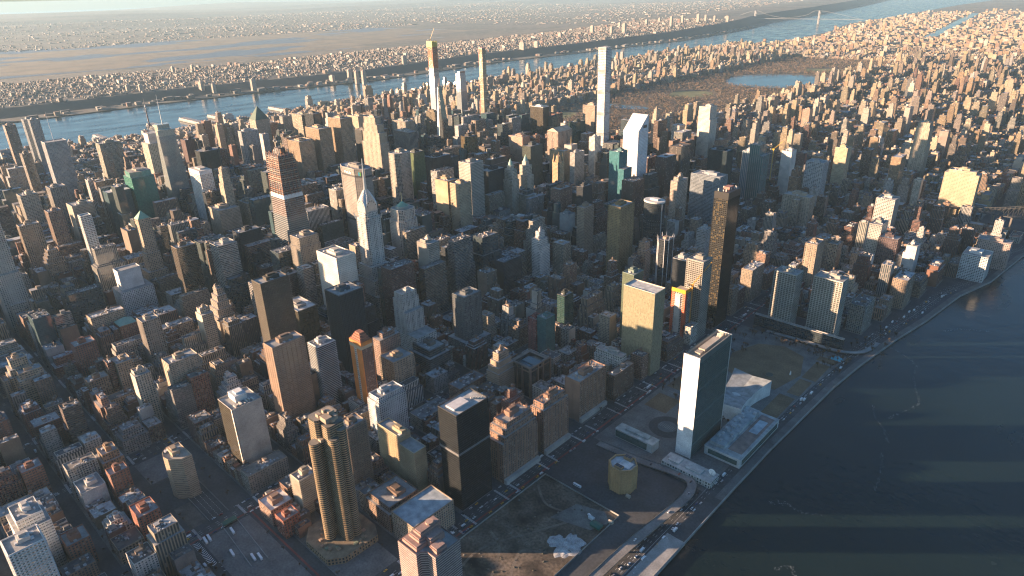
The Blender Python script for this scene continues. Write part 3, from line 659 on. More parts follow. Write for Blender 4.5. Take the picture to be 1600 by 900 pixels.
H('office_tower', 'grey and tan banded tower with square flat top', 340, 381, 441, 485, 214, style='R', wall=(.36, .33, .28), rib='H', lm='the grey banded tower')
H('office_tower', 'tan gridded tower, right one of a joined pair', 386, 417, 368, 406, 184, style='D', wall=(.42, .33, .22), rib='VH', ps=4)
H('office_tower', 'tan blank walled tower, left one of a joined pair', 335, 380, 366, 400, 186, style='D', wall=(.40, .29, .18), blank='S')
H('office_tower', 'black ribbed tower right of the grey banded tower', 336, 370, 512, 575, 178, style='G', glass=(.02, .028, .033), wall=BLK, rib='V', ribcol=(.045, .05, .055), ps=3)
def copperdome(root, tp, z):
    m = MB(); m.prism(ngon(0, 0, 15, 15, 8, .39), z, z+5, 0, (.3, .33, .3), rmi=0)
    m.prism(ngon(0, 0, 13, 13, 8, .39), z+5, z+14, 0, (.17, .33, .25), top=ngon(0, 0, 1.5, 1.5, 8, .39), rmi=0); m.build('copper_dome', STONE, root)
    m = MB(); m.bar((0, 0, z+12), (0, 0, z+34), .5, 0, (.7, .55, .3)); m.build('spire', METAL, root)
H('office_tower', 'pale stone octagonal tower with green copper dome and gilt spire', 392, 440, 176, 226, 170, style='D', wall=(.50, .47, .42), glass=None, rib='V', ps=4, th=.8, poly=cham(-24, 24, -25, 25, 9), crown=copperdome, lm='the copper domed tower', steps=((.86, 3, 3, 3, 3),))
H('office_tower', 'tower with sunlit stone south half and grey ribbed east half', 552, 586, 126, 154, 150, style='R', wall=(.42, .38, .32), rib='V', ps=1.8, blank='S', steps=((.97, 8, 10, 2, 10),))
H('office_tower', 'white gridded tower with a dark belt below its top storeys', 480, 545, -54, -14, 160, style='R', wall=(.62, .58, .5), rib='HV', ps=3.4, bandh=.5, lm='the white belted tower')
H('office_tower', 'tan stone tower with buttressed crown left of the white belted tower', 392, 428, -58, -14, 172, style='P', wall=(.28, .24, .19), rib='V', ps=3, steps=((.9, 1.5, 1.5, 1.5, 1.5),), lm='the buttressed stone tower')
H('office_tower', 'dark brown horizontal banded tower in front of the buttressed tower', 385, 428, -100, -66, 108, style='R', wall=(.1, .075, .06), rib='H', bandh=.3)
H('office_tower', 'grey office slab with cluttered long roof before the buttressed tower', 415, 449, -165, -100, 115, style='R', wall=(.25, .23, .21), ac=12)
H('hotel_tower', 'low black glass block left of the broad curved grey slab', 209, 232, 84, 158, 96, style='G', glass=(.02, .025, .028), wall=BLK)
# broad tapered grey slab with logo and letters
r_ = H('office_tower', 'broad grey slab with tapered ends, a sign and dark belts at its top', 218, 312, 174, 216, 240, style='R', wall=(.27, .245, .215), rib='HV', ps=5, bandh=.5,
  poly=[(-47, -9), (-24, -21), (24, -21), (47, -9), (47, 9), (24, 21), (-24, 21), (-47, 9)], lm='the broad grey slab', roofc=(.25, .28, .3))
m = MB()
for z0 in (118, 222): m.prism(offset([(-47, -9), (-24, -21), (24, -21), (47, -9), (47, 9), (24, 21), (-24, 21), (-47, 9)], .5), z0, z0+4, 0, (.05, .05, .05), rmi=0)
m.build('belt', STONE, r_)
def sign(parent, s, size, loc, rot, col, nm='sign_letters', ext=.15):
    cu = bpy.data.curves.new(nm, 'FONT'); cu.body = s; cu.size = size; cu.extrude = ext; cu.align_x = 'CENTER'; cu.offset = .08
    o = bpy.data.objects.new(nm, cu); COL.objects.link(o)
    dg = bpy.context.evaluated_depsgraph_get(); me = bpy.data.meshes.new_from_object(o.evaluated_get(dg)); bpy.data.objects.remove(o)
    mt, t, b = nt(nm+'_paint'); b.inputs['Base Color'].default_value = (*col, 1); me.materials.clear(); me.materials.append(mt)
    o = link(nm, me, parent, loc); o.rotation_euler = rot; return o
al = math.atan2(12, 22)
sign(r_, 'MetLife', 8.5, (0, -22.2, 228), (RD(90), 0, 0), (.7, .7, .7))
m = MB()
lx, ly = 36, -15.2; dx, dy = math.cos(al), math.sin(al); nx, ny = dy, -dx
for k, (du0, du1, dz0, dz1, c_) in enumerate(((-3, 0, 0, 4, (.02, .3, .5)), (-3, 0, 4.1, 8, (.02, .45, .6)), (.1, 3, 0, 8, (.2, .5, .08)))):
    q = [(lx+dx*u_+nx*.9, ly+dy*u_+ny*.9, 226+z_) for u_, z_ in ((du0, dz0), (du1, dz0), (du1, dz1), (du0, dz1))]
    m.face(q, 0, c_); m.face([(p_[0]-nx*.5, p_[1]-ny*.5, p_[2]) for p_ in reversed(q)], 0, c_)
m.build('logo', METAL, r_)
H('office_tower', 'tall slab with dark glass front framed by white stone edges near the park', -101, -40, 1203, 1237, 210, style='G', glass=(.06, .05, .035), wall=(.75, .72, .66), lm='the white framed dark slab', blank='EW', rib='')
def pediment(root, tp, z):
    xs = [p_[0] for p_ in tp]; ys_ = [p_[1] for p_ in tp]; x0, x1, y0, y1 = min(xs), max(xs), min(ys_), max(ys_); m = MB()
    xm = (x0+x1)/2; h = 12; c_ = (.4, .33, .25)
    m.face([(x0, y0, z+1.3), (x1, y0, z+1.3), (xm, y0, z+h)], 0, c_); m.face([(x1, y1, z+1.3), (x0, y1, z+1.3), (xm, y1, z+h)], 0, c_)
    m.face([(x1, y0, z+1.3), (x1, y1, z+1.3), (xm, y1, z+h), (xm, y0, z+h)], 0, c_); m.face([(x0, y1, z+1.3), (x0, y0, z+1.3), (xm, y0, z+h), (xm, y1, z+h)], 0, c_)
    m.build('pediment', STONE, root)
H('office_tower', 'pinkish granite tower with gabled pediment top', 184, 228, 961, 1030, 190, style='D', wall=(.38, .29, .22), rib='V', ps=4, crown=pediment, lm='the gabled granite tower')
H('office_tower', 'dark green granite tower right of the gabled granite tower', 64, 97, 1220, 1272, 168, style='G', glass=DKG, wall=(.05, .06, .05))
H('office_tower', 'broad tan striped slab half hidden behind the tallest white tower', 62, 114, 1302, 1360, 215, style='R', wall=(.44, .35, .26), rib='V', ps=2.4)
H('apartment_tower', 'slim tan tower with narrow crown right of the white slant roofed tower', 334, 356, 1317, 1350, 222, style='P', wall=(.42, .35, .26), steps=((.6, 2, 2, 2, 2), (.85, 2, 2, 2, 2), (.94, 2, 2, 2, 2)))
H('office_tower', 'pinkish tan tower with sunlit south wall in central midtown', 14, 75, 965, 1003, 156, style='R', wall=(.40, .27, .2), rib='H')
H('office_tower', 'dark glass tower with greenish sunlit west end', 214, 247, 811, 864, 174, style='G', glass=(.05, .06, .045), wall=(.07, .075, .07), rib='V', ribcol=(.08, .085, .07))
H('office_tower', 'tan tower with a row of slots under its flat top', 232, 288, 916, 944, 147, style='R', wall=(.44, .33, .2), rib='HV', ps=6, lm='the slotted tan tower')
H('office_tower', 'grey slab with a thin gilt mast right of the slotted tower', 252, 280, 962, 992, 156, style='S', wall=(.33, .31, .27), crown=mast(26, .8, (.75, .5, .15)))
H('office_tower', 'white and dark striped tower with grey piers', 335, 352, 886, 932, 156, style='R', wall=(.42, .4, .36), rib='V', ps=3)
H('office_tower', 'bright white tower with vertical ribs left of the tallest tower', 345, 365, 964, 994, 190, style='R', wall=(.66, .62, .55), rib='V', ps=3)
H('office_tower', 'turquoise glass tower left of the white slant roofed tower', 520, 568, 820, 858, 197, style='G', glass=TEAL, wall=(.1, .2, .2), steps=((.78, 0, 16, 0, 0),), lm='the turquoise tower')
H('office_tower', 'brown brick tower with a sunlit top right of the twin capped hotel', 512, 542, 586, 634, 145, style='P', wall=(.24, .14, .10), lm='the brown tower')
H('office_tower', 'dark tower with one golden lit strip behind the brown tower', 585, 604, 596, 634, 160, style='G', glass=BLK, wall=(.07, .07, .07))
H('office_tower', 'dark tower with sunlit striped south face and white panel edge', 648, 669, 517, 553, 140, style='R', wall=(.25, .2, .15), rib='H')
H('apartment_tower', 'dark tower with golden gridded south face and bright roof gear', 746, 778, 500, 552, 166, style='D', wall=(.24, .18, .09), rib='VH', ps=5, blank='', lm='the golden grid tower')
H('office_block', 'plain pale grey block with blank south wall', 557, 586, 566, 592, 94, style='S', wall=(.3, .33, .33))
H('office_tower', 'bright white cube topped tower in the middle of midtown', 650, 674, 358, 390, 124, style='P', wall=(.66, .62, .57), steps=((.75, 0, 3, 0, 4), (.88, 7, 4, 5, 5)), lm='the white cube topped tower')
H('office_tower', 'dark green tower with rounded stepped bands', 515, 538, 411, 442, 106, style='G', glass=(.03, .05, .05), wall=(.1, .12, .12), rib='H', bandh=.25, steps=((.7, 2, 2, 2, 2), (.85, 2, 2, 2, 2)))
H('office_tower', 'wide blue grey slab of fine upright ribs beyond the oval tower', 718, 799, 906, 948, 150, style='R', wall=(.27, .30, .32), rib='V', ps=2.2, lm='the blue grey ribbed slab')
H('office_tower', 'black box shaped tower behind the blue grey ribbed slab', 690, 745, 1044, 1082, 184, style='G', glass=(.015, .025, .03), wall=(.03, .04, .045), lm='the black box tower')
H('apartment_tower', 'slim tan tower with small round cap beside the ribbed slab', 712, 731, 816, 868, 156, style='P', wall=(.40, .32, .25), steps=((.95, 3, 3, 8, 20),))
def points(root, tp, z):
    m = MB()
    for x, y in tp: m.prism(ngon(x, y, 1.6, n=4), z-4, z+9, 0, (.6, .6, .6), top=ngon(x*1.12, y*1.12, .2, n=4))
    m.build('crown_points', STONE, root); m = MB(); m.box(-4, 4, -5, 5, z, z+5, 0, (.3, .22, .16)); m.build('penthouse', STONE, root)
    m = MB()
    for x, y in tp: m.bar((x*1.01, y*1.01, 0), (x*1.01, y*1.01, z), .45, 0, (.6, .6, .6))
    m.build('corner_piers', STONE, root, kind='stuff')
H('apartment_tower', 'dark chamfered tower with white corner lines and pointed white crown', 868, 894, 502, 532, 116, style='G', glass=(.03, .035, .04), wall=(.1, .1, .1), poly=cham(-13, 13, -15, 15, 6), crown=points, lm='the pointed crown tower')
H('apartment_tower', 'slim tan tower left of the pointed crown tower', 803, 824, 534, 556, 86, style='P', wall=(.42, .28, .19), steps=((.8, 2, 2, 2, 2),))
H('office_tower', 'dark tower framed by pale grey edge strips', 940, 969, 447, 475, 108, style='G', glass=BLK, wall=(.42, .42, .4), blank='E', lm=None)
H('apartment_tower', 'grey tower wrapped in pale netting beside the tallest black tower', 1016, 1048, 361, 393, 152, style='G', glass=(.06, .055, .04), wall=(.3, .28, .24), rib='VH', ps=4, lm='the netted tower')
H('apartment_block', 'light ribbed block left of the tallest black tower top', 882, 903, 648, 675, 102, style='R', wall=(.36, .38, .38), rib='V', ps=3)
# office pair with green glass, each a slab
H('office_tower', 'pale green glass slab with gently sunlit south face, in front of its twin', 994, 1053, 197, 228, 150, style='G', glass=(.26, .235, .15), wall=(.5, .45, .36), bay=2, flr=3.6, lm='the green glass pair', mech=False, roofc=(.5, .5, .47))
H('office_tower', 'pale green glass slab standing behind and left of its twin', 967, 990, 232, 262, 154, style='G', glass=(.10, .12, .08), wall=(.2, .25, .2), bay=2, flr=3.6)
H('office_block', 'grey block edged with turquoise cornices before the green glass pair', 980, 1034, 139, 158, 52, style='P', wall=(.36, .38, .37), steps=((.85, 2, 2, 2, 2),))
H('apartment_block', 'brick slab with plain end wall and crowded roof, right of three by the avenue', 1017, 1044, 17, 82, 68, style='P', wall=(.30, .18, .125), rib='V', ps=11, tank=True, blank='S')
H('apartment_block', 'tall brick slab with gothic roof edge, middle of three by the avenue', 1031, 1054, -76, -22, 79, style='P', wall=(.30, .18, .125), rib='V', ps=9, tank=True, steps=((.9, 3, 3, 3, 3),))
H('apartment_block', 'big brick block with ragged sunlit top, left of three by the avenue', 1020, 1055, -158, -90, 86, style='P', wall=(.30, .18, .125), rib='V', ps=9, tank=True, steps=((.72, 3, 0, 4, 3), (.82, 3, 2, 4, 3), (.92, 3, 2, 4, 3)), lm='the ragged brick block')
H('office_tower', 'narrow red brick tower backed by a teal glass one', 853, 872, 117, 141, 76, style='P', wall=(.26, .09, .075))
H('office_tower', 'teal glass tower joined to the narrow red one', 873, 893, 119, 143, 84, style='G', glass=(.05, .13, .13), wall=(.1, .2, .2))
H('office_tower', 'dark green tower with sunlit roof beacon left of the green glass pair', 857, 874, 192, 218, 95, style='G', glass=DKG, wall=(.06, .07, .06))
H('office_tower', 'tallest dark slab left of the brown tower, south end ribbed in sunlight', 584, 612, -232, -184, 188, style='R', wall=(.085, .07, .05), rib='VH', ps=2.6, lm='the tall dark slab')
H('office_tower', 'bronze glass box with white roof and tall white penthouse', 512, 570, -157, -120, 100, style='G', glass=(.07, .058, .03), wall=(.3, .28, .25), rib='V', ps=2, ribcol=(.09, .075, .05), roofc=(.6, .58, .55), lm='the white roofed bronze box')
H('apartment_tower', 'large brown tower of many balconies with sunlit south corner strip', 704, 730, -286, -236, 140, style='R', wall=(.29, .20, .14), rib='VH', ps=7, flr=2.9, bandh=.33, th=.7, lm='the large brown tower')
H('apartment_tower', 'white and dark tower with blank pale strip and balconies', 703, 728, -217, -186, 112, style='G', glass=(.03, .04, .045), wall=(.55, .55, .52), rib='B', flr=3, blank='S')
H('office_tower', 'wide dark blue tower behind the white roofed bronze box', 636, 677, -138, -93, 154, style='G', glass=(.018, .028, .035), wall=(.1, .11, .12), rib='V', ribcol=(.03, .04, .045), ps=2.6, lm='the dark blue tower')
def orangecrown(root, tp, z):
    m = MB(); po = tp; zz = z
    for i in range(4):
        po = inset(po, 2.2, 2.2, 1.4, 1.4); m.prism(po, zz, zz+3.2, 0, (.30, .12, .07), rmi=0); zz += 3.2
    m.build('stepped_crown', STONE, root)
r_ = H('apartment_tower', 'bright orange sided tower with stepped roof and pale centre stripe', 773, 802, -188, -168, 132, style='S', wall=(.60, .22, .05), crown=orangecrown, lm='the orange tower')
m = MB(); m.box(-3.2, 2.2, -10.35, -9.9, 0, 124, 0, (.5, .47, .42)); m.build('window_strip', [PAIR], r_)
m = MB(); m.box(14.2, 14.9, -9, 9, 0, 122, 0, (.17, .09, .07), flr=3, bay=3); m.build('east_wall', [PAIR], r_)
m = MB(); m.box(-14.6, 14.7, -10.5, 10.2, 122, 127, 0, (.45, .36, .24)); m.build('belt', STONE, r_)
H('apartment_block', 'plain brown brick tower just behind the orange tower', 736, 756, -124, -84, 102, style='P', wall=(.24, .16, .125), steps=((.93, 3, 3, 8, 8),))
H('apartment_tower', 'tan brick tower with stepped bays right of the orange tower', 762, 798, -132, -92, 74, style='Q', wall=(.36, .28, .2), rib='V', ps=6)
H('office_tower', 'light grey striped tower with stepped wings in the centre', 700, 732, -50, -14, 138, style='D', wall=(.48, .47, .44), rib='V', ps=2.6, th=.6, steps=((.78, 0, 8, 0, 2), (.93, 2, 2, 2, 2)), lm='the light grey striped tower', pod=(4, 26, 2, 4, 70))
H('office_block', 'dark glassy block with lit terraces right of the light grey tower', 743, 797, -60, -16, 60, style='G', glass=(.05, .06, .06), wall=(.14, .14, .13), rib='H', bandh=.2, steps=((.8, 5, 5, 5, 5),))
H('office_tower', 'dark ribbed tower rising from a flared stepped base', 752, 782, 36, 76, 120, style='D', wall=(.13, .14, .14), rib='V', ps=2.6, pod=(10, 12, 8, 8, 38), lm='the dark ribbed tower')
H('apartment_tower', 'tan ziggurat topped tower left of the brick trio', 885, 912, -18, 20, 76, style='R', wall=(.36, .27, .19), rib='H', steps=((.6, 2, 2, 2, 2), (.72, 3, 2, 3, 2), (.84, 3, 3, 3, 3)), tank=True)
H('apartment_tower', 'white and grey slab with sunlit panel and boxy penthouse, nearest white one', 856, 882, -222, -176, 88, style='P', wall=(.55, .56, .55), rib='V', ps=3, blank='', steps=((.93, 2, 2, 2, 2),), lm='the white slab')
H('apartment_tower', 'golden sunlit balcony slab with stepped roofline near the avenue', 912, 986, -247, -229, 76, style='Q', wall=(.47, .38, .24), rib='VB', ps=5, flr=2.9, blank='E', steps=((.88, 0, 30, 0, 0),), lm='the golden balcony slab')
H('apartment_tower', 'brown balcony slab just behind the tallest ribbed golden tower', 915, 938, -308, -280, 112, style='Q', wall=(.27, .2, .14), rib='B', flr=2.9)
def pinkcrown(root, tp, z):
    for k, (x0, x1, y0, y1, h) in enumerate(((-19, 3, -18, 4, 4), (-16, 0, -12, 16, 8), (-13, -2, -8, 18, 12), (-2, 8, -4, 14, 7), (9, 20, -7, 6, 4))):
        m = MB(); m.box(x0, x1, y0, y1, z-.3, z+h, 0, (.40, .23, .18), (.30, .18, .15)); m.box(x0+1, x1-1, y0+1, y1-1, z+h, z+h+1.2+.1*k, 0, (.30, .2, .17)); m.build('crown_block', STONE, root)
    m = MB(); m.prism(ngon(-7, 8, 4, n=14), z+12, z+15.5, 0, (.42, .27, .2)); m.build('tank_house', STONE, root)
H('apartment_tower', 'pink striped brick tower pair with tiered roof at the bottom edge', 1117, 1162, -372, -330, 98, style='R', wall=(.22, .15, .13), rib='H', ribcol=(.46, .36, .32), bandh=.34, crown=pinkcrown, poly=[(-22.5, -21), (6, -21), (6, -16), (11, -11), (22.5, -11), (22.5, 21), (-22.5, 21)], lm='the pink striped tower', flr=3)
H('office_block', 'low block with broad pale blue flat roof before the black slab', 1019, 1060, -312, -250, 36, style='P', wall=(.33, .26, .19), roofc=(.36, .42, .45), mech=False, ac=6, lm='the blue roofed block')
H('apartment_block', 'brown block with planted roof terrace beside the blue roofed block', 966, 1014, -312, -262, 34, style='P', wall=(.24, .16, .115), steps=((.8, 3, 3, 3, 3),))
H('apartment_block', 'low white roofed building with notched courts beside the tunnel road', 866, 897, -402, -372, 24, style='P', wall=(.3, .2, .15), roofc=(.62, .6, .58))
H('apartment_block', 'small square red brick block at the tunnel road corner', 907, 927, -402, -380, 26, style='P', wall=(.32, .12, .075))
H('apartment_block', 'pale yellow mid rise with balconies left of the ribbed golden tower', 890, 910, -366, -342, 54, style='R', wall=(.48, .42, .32), rib='B', flr=3)
def spikes(w, d, h, o, n=26):
    m = MB()
    for k in range(n):
        x, y = (U(-w, w), random.choice((-d, d))) if R() < .5 else (random.choice((-w, w)), U(-d, d)); m.prism(ngon(x*.97, y*.97, .9, n=4), h, h+U(3, 6.5), 0, (.42, .3, .22), top=ngon(x*.97, y*.97, .15, n=4))
    m.build('pinnacles', STONE, o, kind='stuff')
for o_, a_ in ((o_, a_) for o_ in list(COL.objects) for a_ in ('of three by the avenue',) if a_ in o_.get('label', '')):
    bb = [Vector(c) for c in o_.bound_box]; w_, d_ = max(v.x for v in bb), max(v.y for v in bb); hh = max(v.z for v in bb)
    spikes(w_*.62, d_*.72, hh, o_); m = MB(); m.box(w_+.1, w_+5, -d_, d_, 0, 7, 0, (.42, .41, .38)); m.build('podium', STONE, o_)
# -- right half
H('apartment_tower', 'very wide sunlit beige slab near the bridge at the right', 1188, 1266, 1412, 1446, 131, style='Q', wall=(.47, .38, .25), rib='VH', ps=6, steps=((.95, 8, 8, 2, 2),), lm='the wide beige slab by the bridge')
H('apartment_tower', 'white ribbed twin slab tower right of centre', 1108, 1150, 1125, 1168, 104, style='R', wall=(.5, .47, .42), rib='V', ps=4)
H('apartment_tower', 'grey tower with sunlit west strip right of the red dark tower', 1160, 1186, 903, 950, 106, style='P', wall=(.40, .37, .32))
H('apartment_tower', 'dark red tower with white window frames at the right', 1188, 1226, 886, 920, 86, style='D', wall=(.13, .09, .085), rib='V', ps=4)
H('apartment_tower', 'narrow white tower with sunlit top at the right', 1240, 1264, 886, 919, 80, style='S', wall=(.5, .48, .45), steps=((.8, 4, 0, 0, 6),))
H('hospital', 'white ribbed hospital block beside the riverside highway', 1333, 1380, 976, 1028, 56, style='R', wall=(.55, .58, .58), rib='V', ps=4, lm='the white hospital')
H('hospital', 'pinkish long block behind the white hospital', 1340, 1402, 1080, 1112, 62, style='P', wall=(.38, .3, .26))
H('apartment_block', 'wide grey apartment slab with sunlit parapet', 902, 972, 1062, 1098, 92, style='Q', wall=(.36, .31, .24), rib='V', ps=6)
H('apartment_tower', 'tall grey white ribbed tower beyond the wide grey slab', 886, 932, 1238, 1280, 142, style='R', wall=(.4, .42, .43), rib='V', ps=5)
H('apartment_tower', 'orange brown tower with rounded top left of the tall ribbed tower', 850, 876, 1226, 1252, 114, style='P', wall=(.33, .19, .11), steps=((.85, 3, 3, 3, 3),))
H('apartment_tower', 'gridded riverside tower, left one of two on a shared long base', 1123, 1163, 493, 524, 115, style='G', glass=(.10, .10, .08), wall=(.42, .40, .35), rib='VH', ps=5, bandh=.25, blank='', lm='the riverside gridded pair')
H('apartment_tower', 'gridded riverside tower, right one of two on a shared long base', 1187, 1236, 513, 544, 115, style='G', glass=(.10, .10, .08), wall=(.42, .40, .35), rib='VH', ps=5, bandh=.25)
H('office_block', 'long low dark base under the two gridded riverside towers', 1100, 1262, 486, 492.5, 22, style='G', glass=(.03, .04, .045), wall=(.4, .38, .35), mech=False, ac=3)
H('apartment_tower', 'slim brown tower with narrow vertical bays behind the riverside pair', 1109, 1132, 673, 713, 114, style='P', wall=(.33, .26, .19), rib='V', ps=5)
H('apartment_block', 'brown block with sunlit roof house right of the tallest black tower', 1024, 1050, 491, 516, 56, style='P', wall=(.3, .2, .14), tank=True)
H('apartment_block', 'curved reddish terraced block behind the riverside pair', 1010, 1052, 810, 842, 50, style='P', wall=(.26, .15, .12), steps=((.6, 3, 3, 3, 0), (.8, 3, 3, 3, 0)))
H('office_tower', 'white stone tower with a bright squared top right of the tallest tower', 511, 552, 1308, 1354, 248, style='R', wall=(.58, .52, .43), rib='H', lm='the white squared top tower', steps=((.85, 0, 3, 0, 3),))
H('apartment_tower', 'teal glass tower with stepped top on the upper right', 760, 800, 1150, 1190, 188, style='G', glass=(.05, .13, .13), wall=(.3, .3, .28), rib='V', ps=6, steps=((.85, 0, 12, 0, 4),), lm='the teal stepped tower')
H('apartment_tower', 'pale blue glass tower left of the teal stepped tower', 706, 736, 1225, 1256, 150, style='G', glass=(.12, .2, .24), wall=(.5, .5, .5), rib='V', ps=5)
H('apartment_tower', 'very tall cream tower standing alone among upper right blocks', 1010, 1052, 1800, 1850, 178, style='Q', wall=(.47, .40, .30), rib='V', ps=5, steps=((.6, 2, 2, 2, 2), (.92, 3, 3, 3, 3)), lm='the tall cream tower')
H('apartment_tower', 'yellow beige narrow tower left of the tall cream tower', 880, 915, 1480, 1515, 138, style='Q', wall=(.45, .38, .25), rib='H')
H('apartment_tower', 'white tower with flat top just right of the yellow crane', 790, 820, 1300, 1335, 148, style='S', wall=(.62, .58, .52))
H('apartment_tower', 'pinkish brown tower in front of the park reservoir', 500, 530, 2200, 2235, 120, style='P', wall=(.38, .25, .18))
# ---------------------------------------------------------------- landmark buildings with shapes of their own
def root_mesh(m, name, label, x, y, mats, cat='building', lm=None, h=0, foot=None):
    o = m.build(name, mats, None, (x, y, .15), label=label, cat=cat)
    if lm: LM.append((lm, x, y, h))
    if foot: FOOT.append(foot); TALL.append((*foot, h)) if h > 30 else None
    return o
# white-ended slab by the river
m = MB(); UNG = (.05, .105, .095)
m.prism(rect(-11, 11, -43.5, 43.5), 0, 154, 0, UNG, rmi=1, rcol=(.40, .34, .26), bay=1.3, flr=3.7, fmi={0: 2, 2: 2})
r_ = root_mesh(m, 'secretariat_tower', 'tall thin slab with white sunlit south end and green glass side at the river', 1200.7, 92.2, [CURTAIN, ROOF, STONE], lm='the tall white ended slab', h=154, foot=(1185, 1216, 45, 140))
for y0, y1 in ((-44.3, -43.6), (43.6, 44.3)):
    m = MB(); m.box(-11.6, 11.6, y0, y1, 0, 158, 0, (.78, .76, .72)); m.build('end_wall', STONE, r_)
m = MB()
for z in (20, 62, 106, 149):
    for sx in (-11.25, 11.0): m.box(sx, sx+.3, -43.5, 43.5, z, z+3.2 if z < 140 else 158, 0, (.10, .13, .12))
m.build('grille_band', METAL, r_, kind='stuff')
m = MB()
for k in range(66):
    y = -42.9+k*1.32
    for sx in (-11.18, 11.0): m.box(sx, sx+.18, y-.06, y+.06, 0, 154, 0, (.16, .19, .18))
m.build('mullions', METAL, r_, kind='stuff')
m = MB(); m.box(-4, 5, -20, 22, 153.6, 158.5, 0, (.42, .36, .28)); m.box(-4, 4, -30, -22, 153.6, 157, 0, (.4, .35, .28)); m.build('penthouse', STONE, r_)
m = MB()
for x0, x1, y0, y1 in ((-10, -9.4, -42, 42), (9.4, 10, -42, 42), (-10, 10, -42, -41.4), (-10, 10, 41.4, 42)): m.box(x0, x1, y0, y1, 154, 157.6, 0, (.45, .4, .32))
for k in range(14): m.box(-3+(k % 3)*2, -2+(k % 3)*2, 26+k, 26.6+k, 153.6, 158+(k % 4), 0, (.5, .46, .4))
m.build('roof_screen', STONE, r_, kind='stuff')
# assembly hall with saddle roof
m = MB(); n = 14
def ga(i, s_):      # outline, waisted plan
    f = i/n; y = -52+104*f; wd = 31-9*math.sin(math.pi*f); z = 15+10*abs(f-.5)*2*.9+3
    return (s_*wd, y, z)
for i in range(n):
    a0, a1, b0, b1 = ga(i, -1), ga(i+1, -1), ga(i, 1), ga(i+1, 1)
    m.face([a0, (0, b0[1], b0[2]-3), (0, b1[1], b1[2]-3), a1], 1, (.24, .27, .28)); m.face([(0, b0[1], b0[2]-3), b0, b1, (0, b1[1], b1[2]-3)], 1, (.24, .27, .28))
    m.face([(b0[0], b0[1], 0), (b1[0], b1[1], 0), b1, b0], 2, (.62, .62, .6)); m.face([(a1[0], a1[1], 0), (a0[0], a0[1], 0), a0, a1], 2, (.62, .62, .6))
for i in (0, n):
    a_, b_ = ga(i, -1), ga(i, 1); q = [(a_[0], a_[1], 0), (b_[0], b_[1], 0), b_, (0, b_[1], b_[2]-3), a_]; m.face(q if i == 0 else q[::-1], 2, (.6, .6, .58))
r_ = root_mesh(m, 'assembly_hall', 'low white hall with sloping saddle roof behind the white ended slab', 1196, 218, [CURTAIN, ROOF, STONE], h=25, lm='the saddle roofed hall', foot=(1160, 1232, 160, 275))
m = MB(); m.prism(ngon(0, -8, 13, n=20), 12, 16.5, 0, (.38, .42, .42), top=ngon(0, -8, 9, n=20)); m.build('shallow_dome', STONE, r_)
# conference building
m = MB(); m.box(-26, 26, -62, 62, 0, 13, 2, (.5, .51, .49), (.33, .37, .38), 1); m.box(-26.4, 26.4, -62.4, 62.4, 13, 14.3, 2, (.55, .56, .55), (.36, .38, .38), 1)
r_ = root_mesh(m, 'conference_building', 'low broad building with grey roofs hanging over the riverside highway', 1246, 134, [CURTAIN, ROOF, STONE], h=14, foot=(1217, 1275, 70, 200))
m = MB(); m.box(26.05, 26.6, -56, 56, 3, 11, 0, UNG, bay=2, flr=4); m.box(-20, 22, -62.9, -62.45, 4, 11, 0, UNG, bay=2, flr=4); m.build('window_wall', CURTAIN, r_)
m = MB(); m.box(-22, -1, -54, 58, 14.3, 19, 0, (.36, .40, .41)); m.build('upper_block', ROOF, r_)
m = MB(); m.box(2, 22, -50, 56, 14.3, 14.7, 0, (.28, .2, .17)); m.box(6, 18, 5, 42, 14.7, 15.2, 0, (.4, .46, .5)); m.build('roof_deck', ROOF, r_)
m = MB()
for k in range(22): x, y = U(-20, -3), U(-50, 54); s_ = U(.8, 2.2); m.box(x-s_, x+s_, y-s_, y+s_*1.5, 19, 19+U(1, 3)+.01*k, 0, (U(.3, .55),)*3)
m.build('air_conditioners', METAL, r_, kind='stuff')
m = MB(); m.box(-31, 31, -8.5, 8.5, 0, 13, 2, (.5, .5, .47), (.42, .42, .39), 1); m.box(-31.5, 31.5, -9, 9, 13, 14.2, 2, (.5, .5, .47), (.40, .42, .40), 1)
r_ = root_mesh(m, 'library_building', 'long low library with dark green glass side at the avenue corner', 1136, 32, [CURTAIN, ROOF, STONE], h=14, foot=(1100, 1170, 18, 50), lm='the low library')
m = MB(); m.box(-30, 22, -9.6, -9.1, 2, 12, 0, UNG, bay=2, flr=4); m.build('window_wall', CURTAIN, r_)
m = MB(); m.box(-18, 20, -3, 6, 14.2, 16.5, 0, (.34, .38, .37)); m.build('penthouse', ROOF, r_)
m = MB(); m.box(-36, 36, -12, 12, 0, 9, 0, (.45, .45, .42), (.36, .38, .37), 1, bay=4, flr=4.5)
r_ = root_mesh(m, 'south_annex', 'low grey roofed annex with a white dish, foot of the white ended slab', 1226, 22, [PUNCH, ROOF, STONE], h=10, foot=(1188, 1264, 8, 36))
for x0, x1 in ((-30, -14), (-4, 18)):
    m = MB(); m.box(x0, x1, -6, 7, 9, 11, 0, (.40, .43, .42)); m.build('roof_light', ROOF, r_)
m = MB(); ds = 5
for i in range(3):
    for k in range(16):
        a0, a1 = 2*math.pi*k/16, 2*math.pi*(k+1)/16; q0, q1 = ds*i/3, ds*(i+1)/3
        P_ = lambda r, a_: (r*math.cos(a_), -.035*r*r*-1, r*math.sin(a_)+0)
        m.face([P_(q0, a0), P_(q1, a0), P_(q1, a1), P_(q0, a1)])
d_ = m.build('satellite_dish', flat_mat('white_paint', (.7, .7, .68), .5), None, (1256, 24, 15), label='white round satellite dish standing on the low annex roof', cat='satellite dish')
m = MB(); m.bar((0, 0, -5.9), (0, .1, 0), .35); m.build('mount', METAL, d_)
